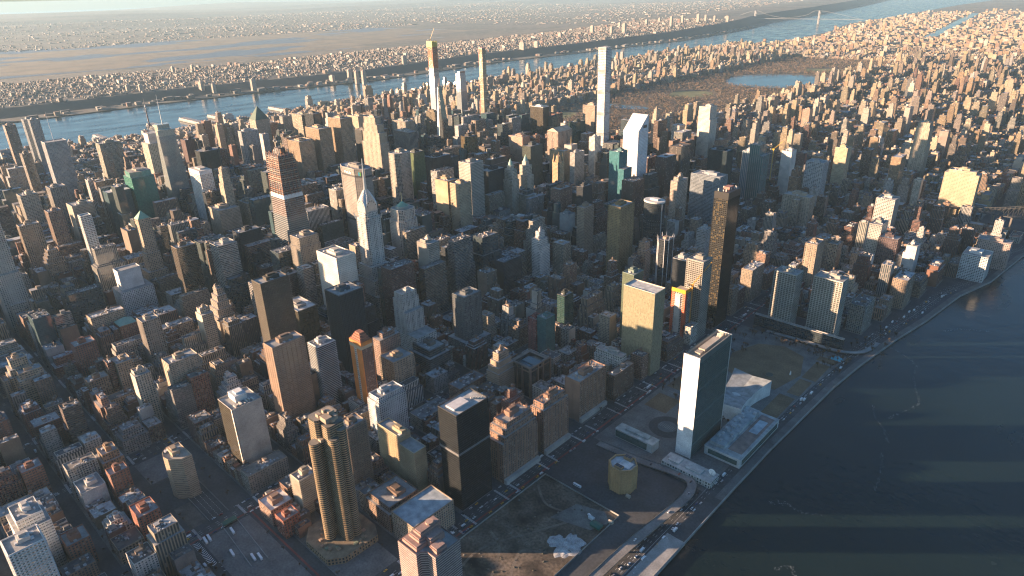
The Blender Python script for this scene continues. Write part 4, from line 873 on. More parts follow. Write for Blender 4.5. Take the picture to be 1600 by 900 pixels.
# octagonal tan ventilation building
oc = ngon(0, 0, 18.5, 18.5, 8, math.pi/8); m = MB()
for i in range(8):
    a_, b_ = Vector(oc[i]), Vector(oc[(i+1) % 8])
    m.face([(*a_, 0), (*b_, 0), (*b_, 36), (*a_, 36)], 2, (.46, .29, .14))
m.face([(*p_, 34.6) for p_ in oc], 1, (.36, .42, .45))
r_ = root_mesh(m, 'ventilation_building', 'tan octagonal brick ventilation building in the loop of the ramp', 1173, -58, [CURTAIN, ROOF, STONE], h=37, foot=(1150, 1196, -82, -34), lm='the tan octagonal building')
m = ribs([(0, 36.6, oc)], 'V', (.48, .31, .15), 3.2, 3.6, .5); m.build('buttresses', STONE, r_, kind='stuff')
m = MB(); io = [(x*.9, y*.9) for x, y in oc]
for i in range(8):
    a_, b_, c_, d__ = oc[i], oc[(i+1) % 8], io[(i+1) % 8], io[i]
    m.face([(*a_, 36.8), (*b_, 36.8), (*c_, 36.8), (*d__, 36.8)], 0, (.40, .27, .13)); m.face([(*c_, 34.6), (*d__, 34.6), (*d__, 36.8), (*c_, 36.8)], 0, (.34, .22, .12)); m.face([(*a_, 36), (*b_, 36), (*b_, 36.8), (*a_, 36.8)], 0, (.40, .27, .13))
m.build('parapet', STONE, r_)
for x0, y0 in ((-5, 8), (-5, -13)):
    m = MB(); m.box(x0, x0+11, y0, y0+6, 34.6, 40 if y0 > 0 else 38, 0, (.34, .23, .13)); f_ = m.build('fan_house', STONE, r_)
    for k in (0, 1): m = MB(); m.box(x0+.6+k*5.2, x0+5.2+k*5.2, y0+.6, y0+5.4, (40 if y0 > 0 else 38)+.05, (40 if y0 > 0 else 38)+.35, 0, (.02, .035, .05)); m.build('grille', METAL, f_)
m = MB(); m.box(-4, 12, -6, 7.5, 34.65, 35.6, 0, (.62, .62, .6)); m.build('white_roof', ROOF, r_)
# glass atrium block
m = MB(); GB = (.17, .12, .085)
for q in ((-22, -15, -24, 24), (-15, 22, 17, 24), (-15, 22, -24, -19), (17, 22, -19, -10), (17, 22, 8, 17)): m.box(*q, 0, 53, 0, (.03, .035, .035), (.2, .16, .13), 1, bay=3, flr=3.8)
m.face([(-15, -19, 47), (17, -19, 47), (17, 17, 47), (-15, 17, 47)], 0, (.06, .08, .09))
r_ = root_mesh(m, 'office_block', 'square brown framed block with glass roofed atrium behind the brick trio', 924, 42, [CURTAIN, ROOF, STONE], h=53, foot=(900, 948, 16, 68), lm='the glass atrium block')
m = MB()
for x, y in ((-22, -24), (22, -24), (22, 24), (-22, 24), (22, -6), (22, 6), (-6, -24), (6, -24)): m.box(x-1.6, x+1.6, y-1.6, y+1.6, 0, 54, 0, GB)
for z in (46, 52.5):
    m.box(-22.6, 22.6, -24.9, -22.8, z, z+1.8, 0, GB); m.box(21.2, 23, -22.8, 24.4, z, z+1.8, 0, GB)
m.build('frame', STONE, r_, kind='stuff')
m = MB()
for k in range(9): m.box(-13+k*3.2, -11+k*3.2, -4, 12, 47.3, 49, 0, (.16, .22, .24))
m.build('skylight', CURTAIN, r_)
# residential cluster of curved bays
GCOL = (.38, .27, .145)
def cyl(m, x, y, r, z1, n=16, a0=None): m.prism(ngon(x, y, r, n=n), 0, z1, 0, (.045, .038, .03), rmi=1, rcol=(.2, .18, .15), bay=2.6, flr=2.9)
BAYS = [(-5, -13, 6.2, 146), (13, 1, 5.5, 152), (13, 11, 5.5, 160)]
m = MB()
for x, y, r, z in BAYS: cyl(m, x, y, r, z)
SLABS = [(cham(-21, -3, -9, 20, 2.5), 171), (cham(-3, 12, -4, 17, 2), 167)]
for po, z in SLABS: m.prism(po, 0, z, 0, (.045, .038, .03), rmi=1, rcol=(.2, .18, .15), bay=2.6, flr=2.9)
r_ = root_mesh(m, 'apartment_tower', 'very tall tower of golden curved balcony bays, nearest the bottom edge', 978, -356, [PAIR, ROOF, STONE], h=172, lm='the curved golden tower', foot=(940, 1012, -395, -318))
m = MB()
for po, z in SLABS:
    pe = offset(po, .45)
    for f in range(1, int(z/2.9)+1):
        zt = f*2.9+.1
        for i in range(len(po)):
            j = (i+1) % len(po); m.face([(*pe[i], zt-1.05), (*pe[j], zt-1.05), (*pe[j], zt), (*pe[i], zt)], 0, GCOL); m.face([(*pe[i], zt), (*pe[j], zt), (*po[j], zt), (*po[i], zt)], 0, GCOL)
for x, y, r, z in BAYS:
    po = ngon(x, y, r, n=16); pe = ngon(x, y, r+.4, n=16); k = int(z/2.9)
    for f in range(1, k+1):
        zt = f*2.9+.1
        for i in range(16):
            j = (i+1) % 16
            m.face([(*pe[i], zt-1.05), (*pe[j], zt-1.05), (*pe[j], zt), (*pe[i], zt)], 0, GCOL); m.face([(*pe[i], zt), (*pe[j], zt), (*po[j], zt), (*po[i], zt)], 0, GCOL); m.face([(*po[i], zt-1.05), (*po[j], zt-1.05), (*pe[j], zt-1.05), (*pe[i], zt-1.05)], 0, GCOL)
m.build('balcony_bands', STONE, r_, kind='stuff')
m = MB()
for x, y, w_, h_ in ((-3, 9, 5, 8), (3, 1, 6, 6), (-9, -1, 3, 5), (8, 5, 3, 4), (-1, -7, 3, 4), (-6, 4, 2, 9), (6, 10, 3, 5)): m.box(x-w_, x+w_, y-w_*.7, y+w_*.7, 145 if y < -5 else 170, (145 if y < -5 else 170)+h_, 0, (.36, .28, .2))
m.build('penthouse', STONE, r_)
m = MB(); m.prism([(-40, -22), (-22, -36), (22, -36), (34, -20), (34, 26), (18, 34), (-26, 34), (-40, 22)], 0, 9, 0, (.3, .22, .13), rmi=1, rcol=(.22, .17, .11), bay=4)
for k in range(26): a_ = U(0, 6.28); q = U(24, 32); s_ = U(1, 2.4); m.box(q*math.cos(a_)-s_, q*math.cos(a_)+s_, q*math.sin(a_)*.9-s_, q*math.sin(a_)*.9+s_, 9.01, 10+U(0, 1.5), 2, (U(.2, .4), .24, .16))
m.build('podium', [PUNCH, ROOF, STONE], r_)
# steel-crowned art deco tower with arches and spire
DC = (.52, .50, .46)
m = MB(); m.box(-38, 42, -27, 28, 0, 62, 0, (.36, .33, .29), (.3, .3, .28), 1); m.box(-26, 30, -24, 24, 62, 92, 0, DC, (.3, .3, .28), 1); m.box(-20, 22, -21, 21, 92, 118, 0, DC, (.4, .4, .38), 1)
m.prism(cham(-17, 17, -17, 17, 3), 118, 212, 0, DC, rmi=1, bay=3); m.prism(cham(-14, 14, -14, 14, 3), 212, 224, 0, DC, rmi=1, bay=3)
r_ = root_mesh(m, 'art_deco_tower', 'art deco tower with arched steel crown and needle spire before the broad grey slab', 519, 42, [PUNCH, ROOF, STONE], h=319, lm='the needle spire tower', foot=(480, 562, 12, 72))
ribs([(118, 213, cham(-17, 17, -17, 17, 3)), (92, 118, rect(-20, 22, -21, 21)), (62, 92, rect(-26, 30, -24, 24))], 'V', DC, 3.8, 3.6, .4).build('facade_ribs', STONE, r_, kind='stuff')
m = MB()
for x in (-1, 1):
    for y in (-1, 1): m.prism(ngon(x*16.5, y*16.5, 1.8, n=6), 208, 219, 0, (.55, .55, .53), top=ngon(x*19, y*19, .5, n=6))
m.build('corner_eagle', STEEL, r_)
m = MB(); SC = (.62, .62, .60)
for k in range(7):
    f = k/6.; aw = 12.6*(1-.62*f); zb = 222+k*5.2; hgt = aw*(1.55+.5*f); dep = 12.8*(1-.70*f)+.9
    seg = 12; prof = [(-aw, zb)]+[(aw*math.cos(math.pi*(1-i/seg)), zb+6*(1-f)+hgt*math.sin(math.pi*i/seg)) for i in range(seg+1)]+[(aw, zb)]
    for ax in (0, 1):
        P3 = (lambda u_, z_, d__: (u_, d__, z_)) if ax == 0 else (lambda u_, z_, d__: (d__, u_, z_))
        for s_ in (-1, 1):
            q = [P3(u_, z_, s_*dep) for u_, z_ in prof]
            if (s_ == 1) != (ax == 1): q = q[::-1]
            m.face(q, 0, SC)
        for (u0, z0), (u1, z1) in zip(prof, prof[1:]):
            m.face([P3(u0, z0, -dep), P3(u0, z0, dep), P3(u1, z1, dep), P3(u1, z1, -dep)][::(1 if ax == 0 else -1)], 0, SC)
m.build('arched_crown', STEEL, r_)
m = MB()
for k in range(6):      # triangular windows of the sunburst arches
    f = k/6.; aw = 12.6*(1-.62*f); zb = 222+k*5.2; hgt = aw*(1.55+.5*f); dep = 12.8*(1-.70*f)+1.0
    for j in range(1, 7):
        t_ = math.pi*j/7; u_ = aw*.8*math.cos(t_); z_ = zb+6*(1-f)+hgt*.8*math.sin(t_); s_ = aw*.1
        for (A, B, C_) in (((u_-s_, -dep, z_-s_), (u_+s_, -dep, z_-s_), (u_, -dep, z_+s_*1.6)), ((dep, u_-s_, z_-s_), (dep, u_+s_, z_-s_), (dep, u_, z_+s_*1.6))): m.face([A, B, C_], 0, (.03, .03, .035))
m.build('crown_windows', METAL, r_, kind='stuff')
m = MB(); m.prism(ngon(0, 0, 3.6, n=8), 262, 290, 0, SC, top=ngon(0, 0, 2.0, n=8)); m.prism(ngon(0, 0, 2.0, n=8), 290, 321, 0, SC, top=ngon(0, 0, .6, n=8)); m.build('spire', STEEL, r_)
# tower under construction with steel frame and cranes
def crane(label, x, y, z, h, jib, ang, tilt, col=(.75, .33, .04)):
    m = MB()
    for dx in (-.8, .8):
        for dy in (-.8, .8): m.bar((dx, dy, 0), (dx, dy, h), .16, 0, col)
    for k in range(int(h/3)):
        z0 = k*3; m.bar((-.8, -.8, z0), (.8, -.8, z0+3), .09, 0, col); m.bar((.8, -.8, z0), (.8, .8, z0+3), .09, 0, col)
    o = m.build('tower_crane', METAL, None, (x, y, z), label=label, cat='crane')
    m = MB(); m.box(-2, 2, -1.6, 1.6, h, h+2.6, 0, col); m.build('cab', METAL, o)
    ca, sa, ct, st_ = math.cos(ang), math.sin(ang), math.cos(tilt), math.sin(tilt); m = MB()
    P_ = lambda l, s_, u_: (ca*l*ct-sa*s_-ca*u_*st_, sa*l*ct+ca*s_-sa*u_*st_, h+2+l*st_+u_*ct)
    for s_, u_ in ((-.7, 0), (.7, 0), (0, 1.2)): m.bar(P_(0, s_, u_), P_(jib, s_, u_), .17, 0, col)
    for k in range(int(jib/3)): m.bar(P_(k*3, -.7, 0), P_(k*3+1.5, 0, 1.2), .1, 0, col); m.bar(P_(k*3+1.5, 0, 1.2), P_(k*3+3, .7, 0), .1, 0, col)
    m.build('jib', METAL, o)
    m = MB(); m.bar((-ca*8, -sa*8, h+2), (0, 0, h+2), .7, 0, col); m.box(-ca*8-1.5, -ca*8+1.5, -sa*8-1.5, -sa*8+1.5, h-.5, h+3, 0, (.2, .2, .2)); m.build('counterweight', METAL, o)
    return o
OV = [(0, rect(-35, 35, -28, 28)), (100, rect(-33, 32, -26, 26)), (160, rect(-30, 28, -24, 23)), (225, rect(-26, 24, -21, 20)), (268, rect(-25, 23, -20, 18)), (290, rect(-23, 21, -18, 16))]
OV = [(z, [(x*1.0, y*1.0) for x, y in p_]) for z, p_ in OV]
m = MB(); v0 = 0
for (z0, a_), (z1, b_) in zip(OV, OV[1:]):
    glazed = z1 <= 161
    m.prism(a_, z0, z1, 0 if glazed else 3, (.07, .085, .09) if glazed else (.13, .07, .05), top=b_, rmi=1, rcol=(.2, .17, .14), bay=3, flr=4.4, cap=z1 == 290)
r_ = root_mesh(m, 'unfinished_skyscraper', 'tapering skyscraper under construction with open rust coloured steel floors', 219, 44, [CURTAIN, ROOF, STONE, GRID], h=290, lm='the unfinished rusty tower', foot=(185, 255, 14, 74))
def at_z(T, z):
    for (z0, a_), (z1, b_) in zip(T, T[1:]):
        if z <= z1: f = (z-z0)/(z1-z0); return [(p_[0]+(q_[0]-p_[0])*f, p_[1]+(q_[1]-p_[1])*f) for p_, q_ in zip(a_, b_)]
m = MB()
for k in range(5, 66):
    z = k*4.4; po = offset(at_z(OV, z), .9 if z < 230 else 1.6); col = (.30, .29, .27) if z < 205 else random.choice(((.34, .19, .12), (.24, .15, .11), (.44, .34, .25), (.14, .08, .06), (.2, .2, .19)))
    h_ = 1.0 if z < 205 else 1.2
    if 196 < z < 204: col, h_ = (.75, .74, .7), 4.6
    m.prism(po, z, z+h_, 0, col, rmi=0)
m.build('floor_slabs', STONE, r_, kind='stuff')
m = MB()
for z in range(205, 290, 9):
    po = offset(at_z(OV, z), 1.2)
    for i in range(4):
        a_, b_ = po[i], po[(i+1) % 4]
        for k in range(5): f = k/5; m.bar((a_[0]+(b_[0]-a_[0])*f, a_[1]+(b_[1]-a_[1])*f, z), (a_[0]+(b_[0]-a_[0])*f, a_[1]+(b_[1]-a_[1])*f, z+9), .35, 0, (.3, .11, .06))
m.build('steel_columns', METAL, r_, kind='stuff')
m = MB(); m.box(-10, 8, -8, 7, 290, 303, 0, (.12, .1, .09)); m.build('core', STONE, r_)
m = MB()
for k in range(60): x, y = U(-17, 15), U(-13, 12); m.bar((x, y, 290), (x+U(-3, 3), y+U(-3, 3), 290+U(4, 13)), .3, 0, random.choice(((.5, .2, .05), (.6, .55, .45), (.1, .12, .12))))
m.build('steelwork', METAL, r_, kind='stuff')
m = MB(); m.box(15.4, 15.9, -14, 8, 262, 286, 0, (.02, .12, .11)); m.box(-12, 10, -15.2, -14.6, 270, 288, 0, (.05, .11, .1)); m.build('safety_netting', STONE, r_)
m = MB(); m.bar((30, 5, 0), (19, 3, 290), 1.1, 0, (.4, .28, .16)); m.build('hoist', METAL, r_)
crane('crane with raised jib on top of the rusty unfinished skyscraper, left one', 211, 40, 303, 14, 42, 2.4, .35, (.45, .42, .34)); crane('crane with raised jib on top of the rusty unfinished skyscraper, right one', 224, 46, 303, 12, 40, .7, .5, (.45, .36, .2))
# crystalline glass tower with spire
m = MB(); A = [(-30, -27), (28, -27), (30, 27), (-28, 27)]; B = [(-19, -19), (20, -27), (20, 16), (-25, 22)]
m.prism(A, 0, 262, 0, (.18, .20, .19), top=B, rmi=1, rcol=(.4, .42, .4), bay=2, flr=2.2)
r_ = root_mesh(m, 'glass_tower', 'crystalline pale glass tower with slanted edges and thin white spire', -378, 38, [CURTAIN, ROOF, STONE], h=290, lm='the crystalline glass tower', foot=(-412, -345, 8, 70))
m = MB(); m.prism([(-19, -19), (4, -19), (4, 12), (-23, 18)], 262, 290, 0, (.35, .35, .28), rmi=0, bay=2, flr=2.2); m.prism([(4, -19), (20, -27), (20, 16), (4, 12)], 262, 278, 0, (.35, .36, .3), rmi=0, bay=2, flr=2.2); m.build('glass_screen', CURTAIN, r_)
m = MB(); m.prism(ngon(-8, 0, 2, n=6), 262, 366, 0, (.6, .64, .62), top=ngon(-8, 0, .2, n=6)); m.build('spire', METAL, r_)
m = MB(); m.box(-24, 24, -25, 25, 0, 220, 0, (.4, .36, .28), (.4, .4, .38), 1, bay=4); m.box(-17, 17, -17, 17, 220, 247, 2, (.6, .5, .42), (.4, .4, .38), 1)
r_ = root_mesh(m, 'office_tower', 'tower with square framed signs and tall dark lattice antenna behind the crystalline tower', -536, 56, [PUNCH, ROOF, STONE], h=250, foot=(-562, -510, 30, 82), lm='the antenna tower')
m = MB()
for a_, b_ in ((-14, -14), (14, -14), (-14, 14), (14, 14)): m.bar((a_, b_, 247), (0, 0, 275), .8, 0, (.3, .3, .3))
m.prism(ngon(0, 0, 2, n=6), 262, 310, 0, (.12, .08, .09), top=ngon(0, 0, 1.3, n=6)); m.prism(ngon(0, 0, 1.1, n=6), 310, 345, 0, (.1, .1, .12), top=ngon(0, 0, .3, n=6)); m.build('antenna', METAL, r_)
m = MB(); m.prism(ngon(0, 0, 1.6, n=6), 318, 323, 0, (.7, .7, .7)); m.build('antenna_drum', METAL, r_)
# white tower with curved foot
m = MB(); pr = [(0, 44), (18, 33), (40, 27), (70, 25)]; w_ = 31; HH = 192
zz = [(0, 30), (12, 24), (30, 19), (60, 16), (192, 16)]
for (z0, d0), (z1, d1) in zip(zz, zz[1:]):
    m.prism([(-w_, -d0), (w_, -d0), (w_, d0), (-w_, d0)], z0, z1, 0, (.64, .62, .57), top=[(-w_, -d1), (w_, -d1), (w_, d1), (-w_, d1)], rmi=1, rcol=(.55, .5, .42), cap=z1 == 192, bay=4.2, flr=3.9)
r_ = root_mesh(m, 'office_tower', 'white gridded tower with solid top band and curved foot right of the crystalline tower', -213, 42, [GRID, ROOF, STONE], h=192, lm='the white curved tower', foot=(-246, -180, 10, 74))
ribs([(60, 184, rect(-31, 31, -16, 16))], 'VH', (.66, .64, .6), 4.2, 3.9, .5, .3).build('facade_grid', STONE, r_, kind='stuff')
m = MB(); m.box(-31.6, 31.6, -16.6, 16.6, 184, 193.5, 0, (.68, .66, .62), (.5, .46, .4)); m.box(-14, 16, -7, 8, 193.5, 197, 0, (.5, .44, .36)); m.build('top_band', STONE, r_)
# green glass tower with slanted shoulders
m = MB(); m.prism([(-28, -28), (28, -28), (32, 0), (28, 28), (-28, 28)], 0, 178, 0, GRN, rmi=1, rcol=(.25, .3, .28), bay=2.4, flr=3.8); m.prism([(-20, -24), (24, -28), (30, 0), (24, 24), (-20, 24)], 178, 192, 0, (.10, .25, .2), rmi=1, rcol=(.3, .28, .24), bay=2.4, flr=3.8)
r_ = root_mesh(m, 'office_tower', 'emerald green glass tower in front of the crystalline glass tower', -345, -65, [CURTAIN, ROOF, STONE], h=192, lm='the emerald green tower', foot=(-375, -312, -96, -34))
m = MB()
for k in range(8): m.box(-12+k*4, -10+k*4, -9, 8, 192, 192+U(2, 5), 0, (.5, .42, .33))
m.build('cooling_units', METAL, r_, kind='stuff')
# slab cut off at the left edge
m = MB(); cxl = 62
m.box(-28, 20, -22, 18, 0, 120, 0, (.40, .38, .35), (.4, .38, .34), 1); m.box(-24, 14, -19, 15, 120, 250, 0, (.42, .40, .36), (.4, .38, .34), 1); m.box(20, 30, -14, 12, 0, 60, 0, (.42, .38, .32), (.4, .38, .34), 1)
r_ = root_mesh(m, 'skyscraper', 'huge pale stone skyscraper with window columns cut by the left edge', 2, -452, [PUNCH, ROOF, STONE], h=250, foot=(-30, 36, -480, -430)); ribs([(0, 120, rect(-28, 20, -22, 18)), (120, 250, rect(-24, 14, -19, 15))], 'V', (.46, .43, .38), 3.4, 3.6, .5).build('facade_ribs', STONE, r_, kind='stuff')
# supertall group by the park
m = MB(); m.box(-16, 16, -15, 15, 0, 268, 0, (.36, .40, .42), bay=2, flr=3.8, rmi=1); m.box(-15, 15, -14, 14, 268, 300, 3, (.45, .47, .47), rmi=1)
m.box(-14.5, 14.5, -13.5, 13.5, 300, 392, 3, (.38, .15, .07), (.3, .2, .12), 1, bay=3, flr=4)
r_ = root_mesh(m, 'unfinished_skyscraper', 'tallest glass tower, upper storeys still raw orange with yellow screens on top', -665, 1243, [CURTAIN, ROOF, STONE, GRID], h=420, lm='the orange topped supertall', foot=(-690, -640, 1220, 1270))
m = MB()
for k in range(0, 27): m.prism(rect(-15, 15, -14, 14), 296+k*3.6, 297+k*3.6, 0, (.45, .2, .10) if k > 3 else (.6, .58, .55), rmi=0)
m.build('floor_slabs', STONE, r_, kind='stuff')
m = MB()
for k in range(8): m.box(-16.5+k*4.2, -13+k*4.2, -15.6, -15, 392-(k % 2)*2, 414, 0, (.65, .48, .04)); m.box(15.2, 15.8, -14+k*3.6, -11+k*3.6, 392, 412+(k % 3)*2, 0, (.42, .36, .05))
m.box(-12, 12, -10, 10, 392, 405, 0, (.3, .2, .1)); m.build('screens', METAL, r_)
crane('yellow crane with steep jib atop the tallest glass tower', -671, 1240, 404, 14, 46, 1.0, 1.15, (.65, .5, .2))
m = MB(); m.box(-9, 9, -9.5, 9.5, 0, 372, 3, (.47, .36, .23), (.4, .3, .2), 1, bay=3, flr=3.8); m.box(-6, 9, -9.5, 9.5, 372, 395, 3, (.42, .30, .17), (.4, .3, .2), 1, bay=3, flr=3.8)
r_ = root_mesh(m, 'unfinished_skyscraper', 'pencil thin golden tan tower with a red hoist up its left side', -372, 1238, [CURTAIN, ROOF, STONE, GRID], h=400, lm='the pencil thin tan tower', foot=(-390, -350, 1220, 1260))
m = MB()
for k in range(14): m.box(-9.6, 9.6, -10.1, 10.1, 20+k*27, 22+k*27, 0, (.55, .45, .32))
m.build('belts', STONE, r_, kind='stuff')
m = MB(); m.box(-12, -9.7, -8, -5, 0, 398, 0, (.42, .10, .09)); m.box(-11, 10, -11, 11, 395, 398, 0, (.45, .22, .15)); m.build('hoist', METAL, r_)
m = MB(); m.prism(rect(-13, 15, -16, 16), 0, 230, 0, (.20, .22, .22), rmi=1, bay=2, flr=3.6); m.prism(rect(-13, 15, -16, 16), 230, 300, 0, (.28, .30, .3), top=rect(-12, 12, -15, 14), rmi=1, bay=2, flr=3.6); m.prism(rect(-2, 12, -14, 14), 300, 306, 0, (.1, .1, .11), rmi=1)
root_mesh(m, 'glass_tower', 'blue silver glass tower with curved top right of the tallest glass tower', -497, 1236, [CURTAIN, ROOF, STONE], h=306, foot=(-520, -470, 1215, 1260), lm='the silver curved top tower')
m = MB(); m.prism(rect(-13, 22, -18, 18), 0, 150, 0, (.05, .055, .055), top=rect(-12, 16, -15, 15), rmi=1, bay=2.6, flr=3.8, cap=False); m.prism(rect(-12, 16, -15, 15), 150, 300, 0, (.05, .055, .055), top=rect(-8, -2, -6, 6), rmi=1, bay=2.6, flr=3.8)
r_ = root_mesh(m, 'glass_tower', 'jagged dark wedge tower tapering to a point behind the tan slabs', -258, 918, [CURTAIN, ROOF, STONE], h=310, foot=(-280, -230, 895, 940), lm='the jagged wedge tower')
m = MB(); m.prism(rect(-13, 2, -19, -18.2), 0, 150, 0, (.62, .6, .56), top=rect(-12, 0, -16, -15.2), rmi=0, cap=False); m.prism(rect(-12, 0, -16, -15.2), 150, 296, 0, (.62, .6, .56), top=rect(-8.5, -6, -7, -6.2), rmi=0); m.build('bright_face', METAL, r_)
crane('small crane at the tip of the jagged wedge tower', -262, 916, 296, 10, 20, 2.2, .9, (.5, .3, .2))
m = MB(); m.box(-14.3, 14.3, -14.3, 14.3, 0, 426, 0, (.64, .62, .58), (.6, .58, .54), 1, bay=4.7, flr=4.7)
r_ = root_mesh(m, 'apartment_tower', 'tallest pale square pencil tower gridded with big square windows', 253, 1159, [GRID, ROOF, STONE], h=426, lm='the tallest white tower', foot=(236, 272, 1140, 1178))
m = ribs([(30+k*66, 30+k*66+56.4, rect(-14.3, 14.3, -14.3, 14.3)) for k in range(6)], 'VH', (.68, .66, .62), 4.76, 4.7, .55, .3); m.build('window_grid', STONE, r_, kind='stuff')
m = MB()
for k in range(1, 7): m.box(-13.4, 13.4, -14.32, 14.32, 30+k*66-9.6, 30+k*66-.4, 0, (.25, .25, .24))
m.build('open_storey', STONE, r_, kind='stuff')
# slant-topped white banded tower
m = MB(); m.prism(rect(-24, 24, -24, 24), 35, 240, 0, (.66, .66, .65), rmi=1, bay=4, flr=3.9, cap=False)
Z0, Z1 = 240, 279; q = rect(-24, 24, -24, 24)
m.face([(-24, -24, Z0), (24, -24, Z0), (24, 18, Z1), (-24, 18, Z1)], 2, (.66, .64, .6)); m.face([(24, -24, Z0), (24, 24, Z0), (24, 24, Z1), (24, 18, Z1)], 2, (.6, .62, .63)); m.face([(-24, 24, Z0), (-24, -24, Z0), (-24, 18, Z1), (-24, 24, Z1)], 2, (.6, .6, .6)); m.face([(-24, 18, Z1), (24, 18, Z1), (24, 24, Z1), (-24, 24, Z1)], 2, (.6, .6, .58)); m.face([(24, 24, Z0), (-24, 24, Z0), (-24, 24, Z1), (24, 24, Z1)], 2, (.6, .6, .6))
m.box(-8, 8, -8, 8, 0, 35, 2, (.3, .3, .3))
for x, y in ((0, -22), (0, 22), (-22, 0), (22, 0)): m.box(x-3, x+3, y-3, y+3, 0, 35.02, 2, (.5, .5, .5))
r_ = root_mesh(m, 'office_tower', 'white tower with forty five degree slanted roof right of the tallest white tower', 536, 918, [RIBBON, ROOF, STONE], h=279, lm='the white slant roofed tower', foot=(505, 566, 888, 948))
ribs([(35, 240, rect(-24, 24, -24, 24))], 'H', (.70, .70, .69), 4, 3.9, .4, .5).build('aluminium_bands', STONE, r_, kind='stuff')
m = MB(); m.box(23.95, 24.3, -2, 16, 246, 254, 0, (.04, .04, .04)); m.build('louvre', METAL, r_)
# tallest black tower by the avenue
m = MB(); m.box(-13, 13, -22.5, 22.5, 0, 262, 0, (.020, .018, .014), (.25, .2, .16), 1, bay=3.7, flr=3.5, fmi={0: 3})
r_ = root_mesh(m, 'apartment_tower', 'tallest black glass tower with golden lit windows on its south face', 1037, 449, [BLACKGLASS, ROOF, STONE, GLINTGLASS], h=262, lm='the tallest black tower', foot=(1020, 1054, 424, 474))
m = ribs([(0, 250, rect(-13, 13, -22.5, 22.5))], 'V', (.02, .018, .014), 3.7, 7, .25, .2); m.build('frame_grid', METAL, r_, kind='stuff')
m = MB(); m.box(-13.5, 13.5, -23, 23, 250, 262.8, 0, (.02, .018, .016)); m.build('top_band', METAL, r_)
m = MB(); m.box(-7, 4, -2, 14, 262.8, 267, 0, (.33, .16, .12))
for k in range(12): x, y = U(-11, 11), U(-20, 20); m.box(x-.8, x+.8, y-.8, y+.8, 262.8, 263+U(1.5, 4.5), 0, (.55, .5, .45))
m.build('roof_plant', STONE, r_, kind='stuff')
# hotel with twin copper cupolas
for lab, y in (('left', 578), ('right', 636)):
    m = MB(); m.box(-16, 16, -13, 13, 0, 150, 0, LIME, (.3, .3, .28), 1); m.box(-13, 13, -10, 10, 150, 176, 0, LIME, rmi=1); m.prism(cham(-8, 8, -7, 7, 2), 176, 186, 2, LIME, rmi=1)
    if lab == 'left': m.box(-30, 50, 12, 46, 0, 110, 0, (.33, .29, .22), (.3, .3, .28), 1)
    r_ = root_mesh(m, 'hotel_tower', '%s one of the twin stone towers with green copper cupolas' % lab, 385, y, [PUNCH, ROOF, STONE], h=195, lm='the twin capped hotel' if lab == 'left' else None, foot=(350, 440, y-15, y+15))
    m = MB(); m.prism(ngon(0, 0, 6, n=10), 186, 192, 0, (.30, .45, .36), top=ngon(0, 0, 4.6, n=10)); m.prism(ngon(0, 0, 4.6, n=10), 192, 203, 0, (.30, .45, .36), top=ngon(0, 0, .4, n=10)); m.build('cupola', STONE, r_)
    ribs([(0, 150, rect(-16, 16, -13, 13))], 'V', LIME, 4, 3.6, .4).build('facade_ribs', STONE, r_, kind='stuff')
m = MB(); m.prism(cham(-13, 13, -13, 13, 4), 0, 172, 0, (.42, .3, .17), rmi=1)
r_ = root_mesh(m, 'office_tower', 'slim tan brick tower with spiky gothic crown right of the green capped hotel', 420, 728, [PUNCH, ROOF, STONE], h=195, foot=(404, 436, 712, 744)); m = MB()
for i, (x, y) in enumerate(cham(-12, 12, -12, 12, 4)): m.prism(ngon(x, y, 2, n=5), 168, 190+(i % 2)*5, 0, (.48, .33, .17), top=ngon(x*.8, y*.8, .2, n=5))
m.prism(ngon(0, 0, 8, n=8), 172, 188, 0, (.44, .3, .17), top=ngon(0, 0, 5, n=8)); m.build('gothic_crown', STONE, r_)
# oval dark tower with white ring roof
m = MB(); m.prism(ngon(0, 0, 26, 20, 28), 0, 132, 0, (.03, .032, .035), rmi=1, rcol=(.5, .5, .47), bay=3, flr=3.6)
r_ = root_mesh(m, 'office_tower', 'dark oval tower with broad white roof ring', 745, 690, [RIBBON, ROOF, STONE], h=134, lm='the oval tower', foot=(717, 773, 668, 712)); m = MB(); m.prism(ngon(0, 0, 26.6, 20.6, 28), 130, 134, 0, (.5, .5, .47), rmi=0); m.box(-9, 12, -6, 7, 134, 138, 0, (.55, .53, .48)); m.build('roof_ring', STONE, r_)
m = MB(); m.bar((25, -7, 0), (25, -7, 130), .9, 0, (.3, .32, .33)); m.build('bright_edge', METAL, r_)
# half-built apartment tower in orange wrap
m = MB(); m.box(-13, 13, -14, 14, 0, 96, 3, (.42, .40, .37), (.4, .34, .26), 1, bay=4, flr=3.4)
r_ = root_mesh(m, 'unfinished_apartment_tower', 'concrete apartment tower under construction wrapped in orange safety screens', 1019, 350, [CURTAIN, ROOF, STONE, GRID], h=104, lm='the orange wrapped tower', foot=(1003, 1034, 334, 366))
m = MB()
for k in range(26):
    z = 6+k*3.5
    for q in ((-13.9, -8, -14.8, -14.2), (8.5, 13.8, -14.8, -14.2), (13.3, 13.9, -14, -7)): m.box(*q, z, z+2.6, 0, (.55, .12, .05))
m.build('orange_screens', METAL, r_, kind='stuff')
m = MB(); m.box(-6.5, 4, -15, -14.2, 0, 92, 0, (.5, .48, .45)); m.build('concrete_strip', STONE, r_)
m = MB(); m.box(-14, 13.6, -15, -14.4, 96, 103, 0, (.65, .36, .03)); m.box(13.4, 14, -14.4, 14, 96, 103, 0, (.6, .32, .03)); m.box(-14, 13.6, -14.4, -8, 95.8, 96.4, 0, (.5, .35, .1)); m.build('yellow_screens', METAL, r_)
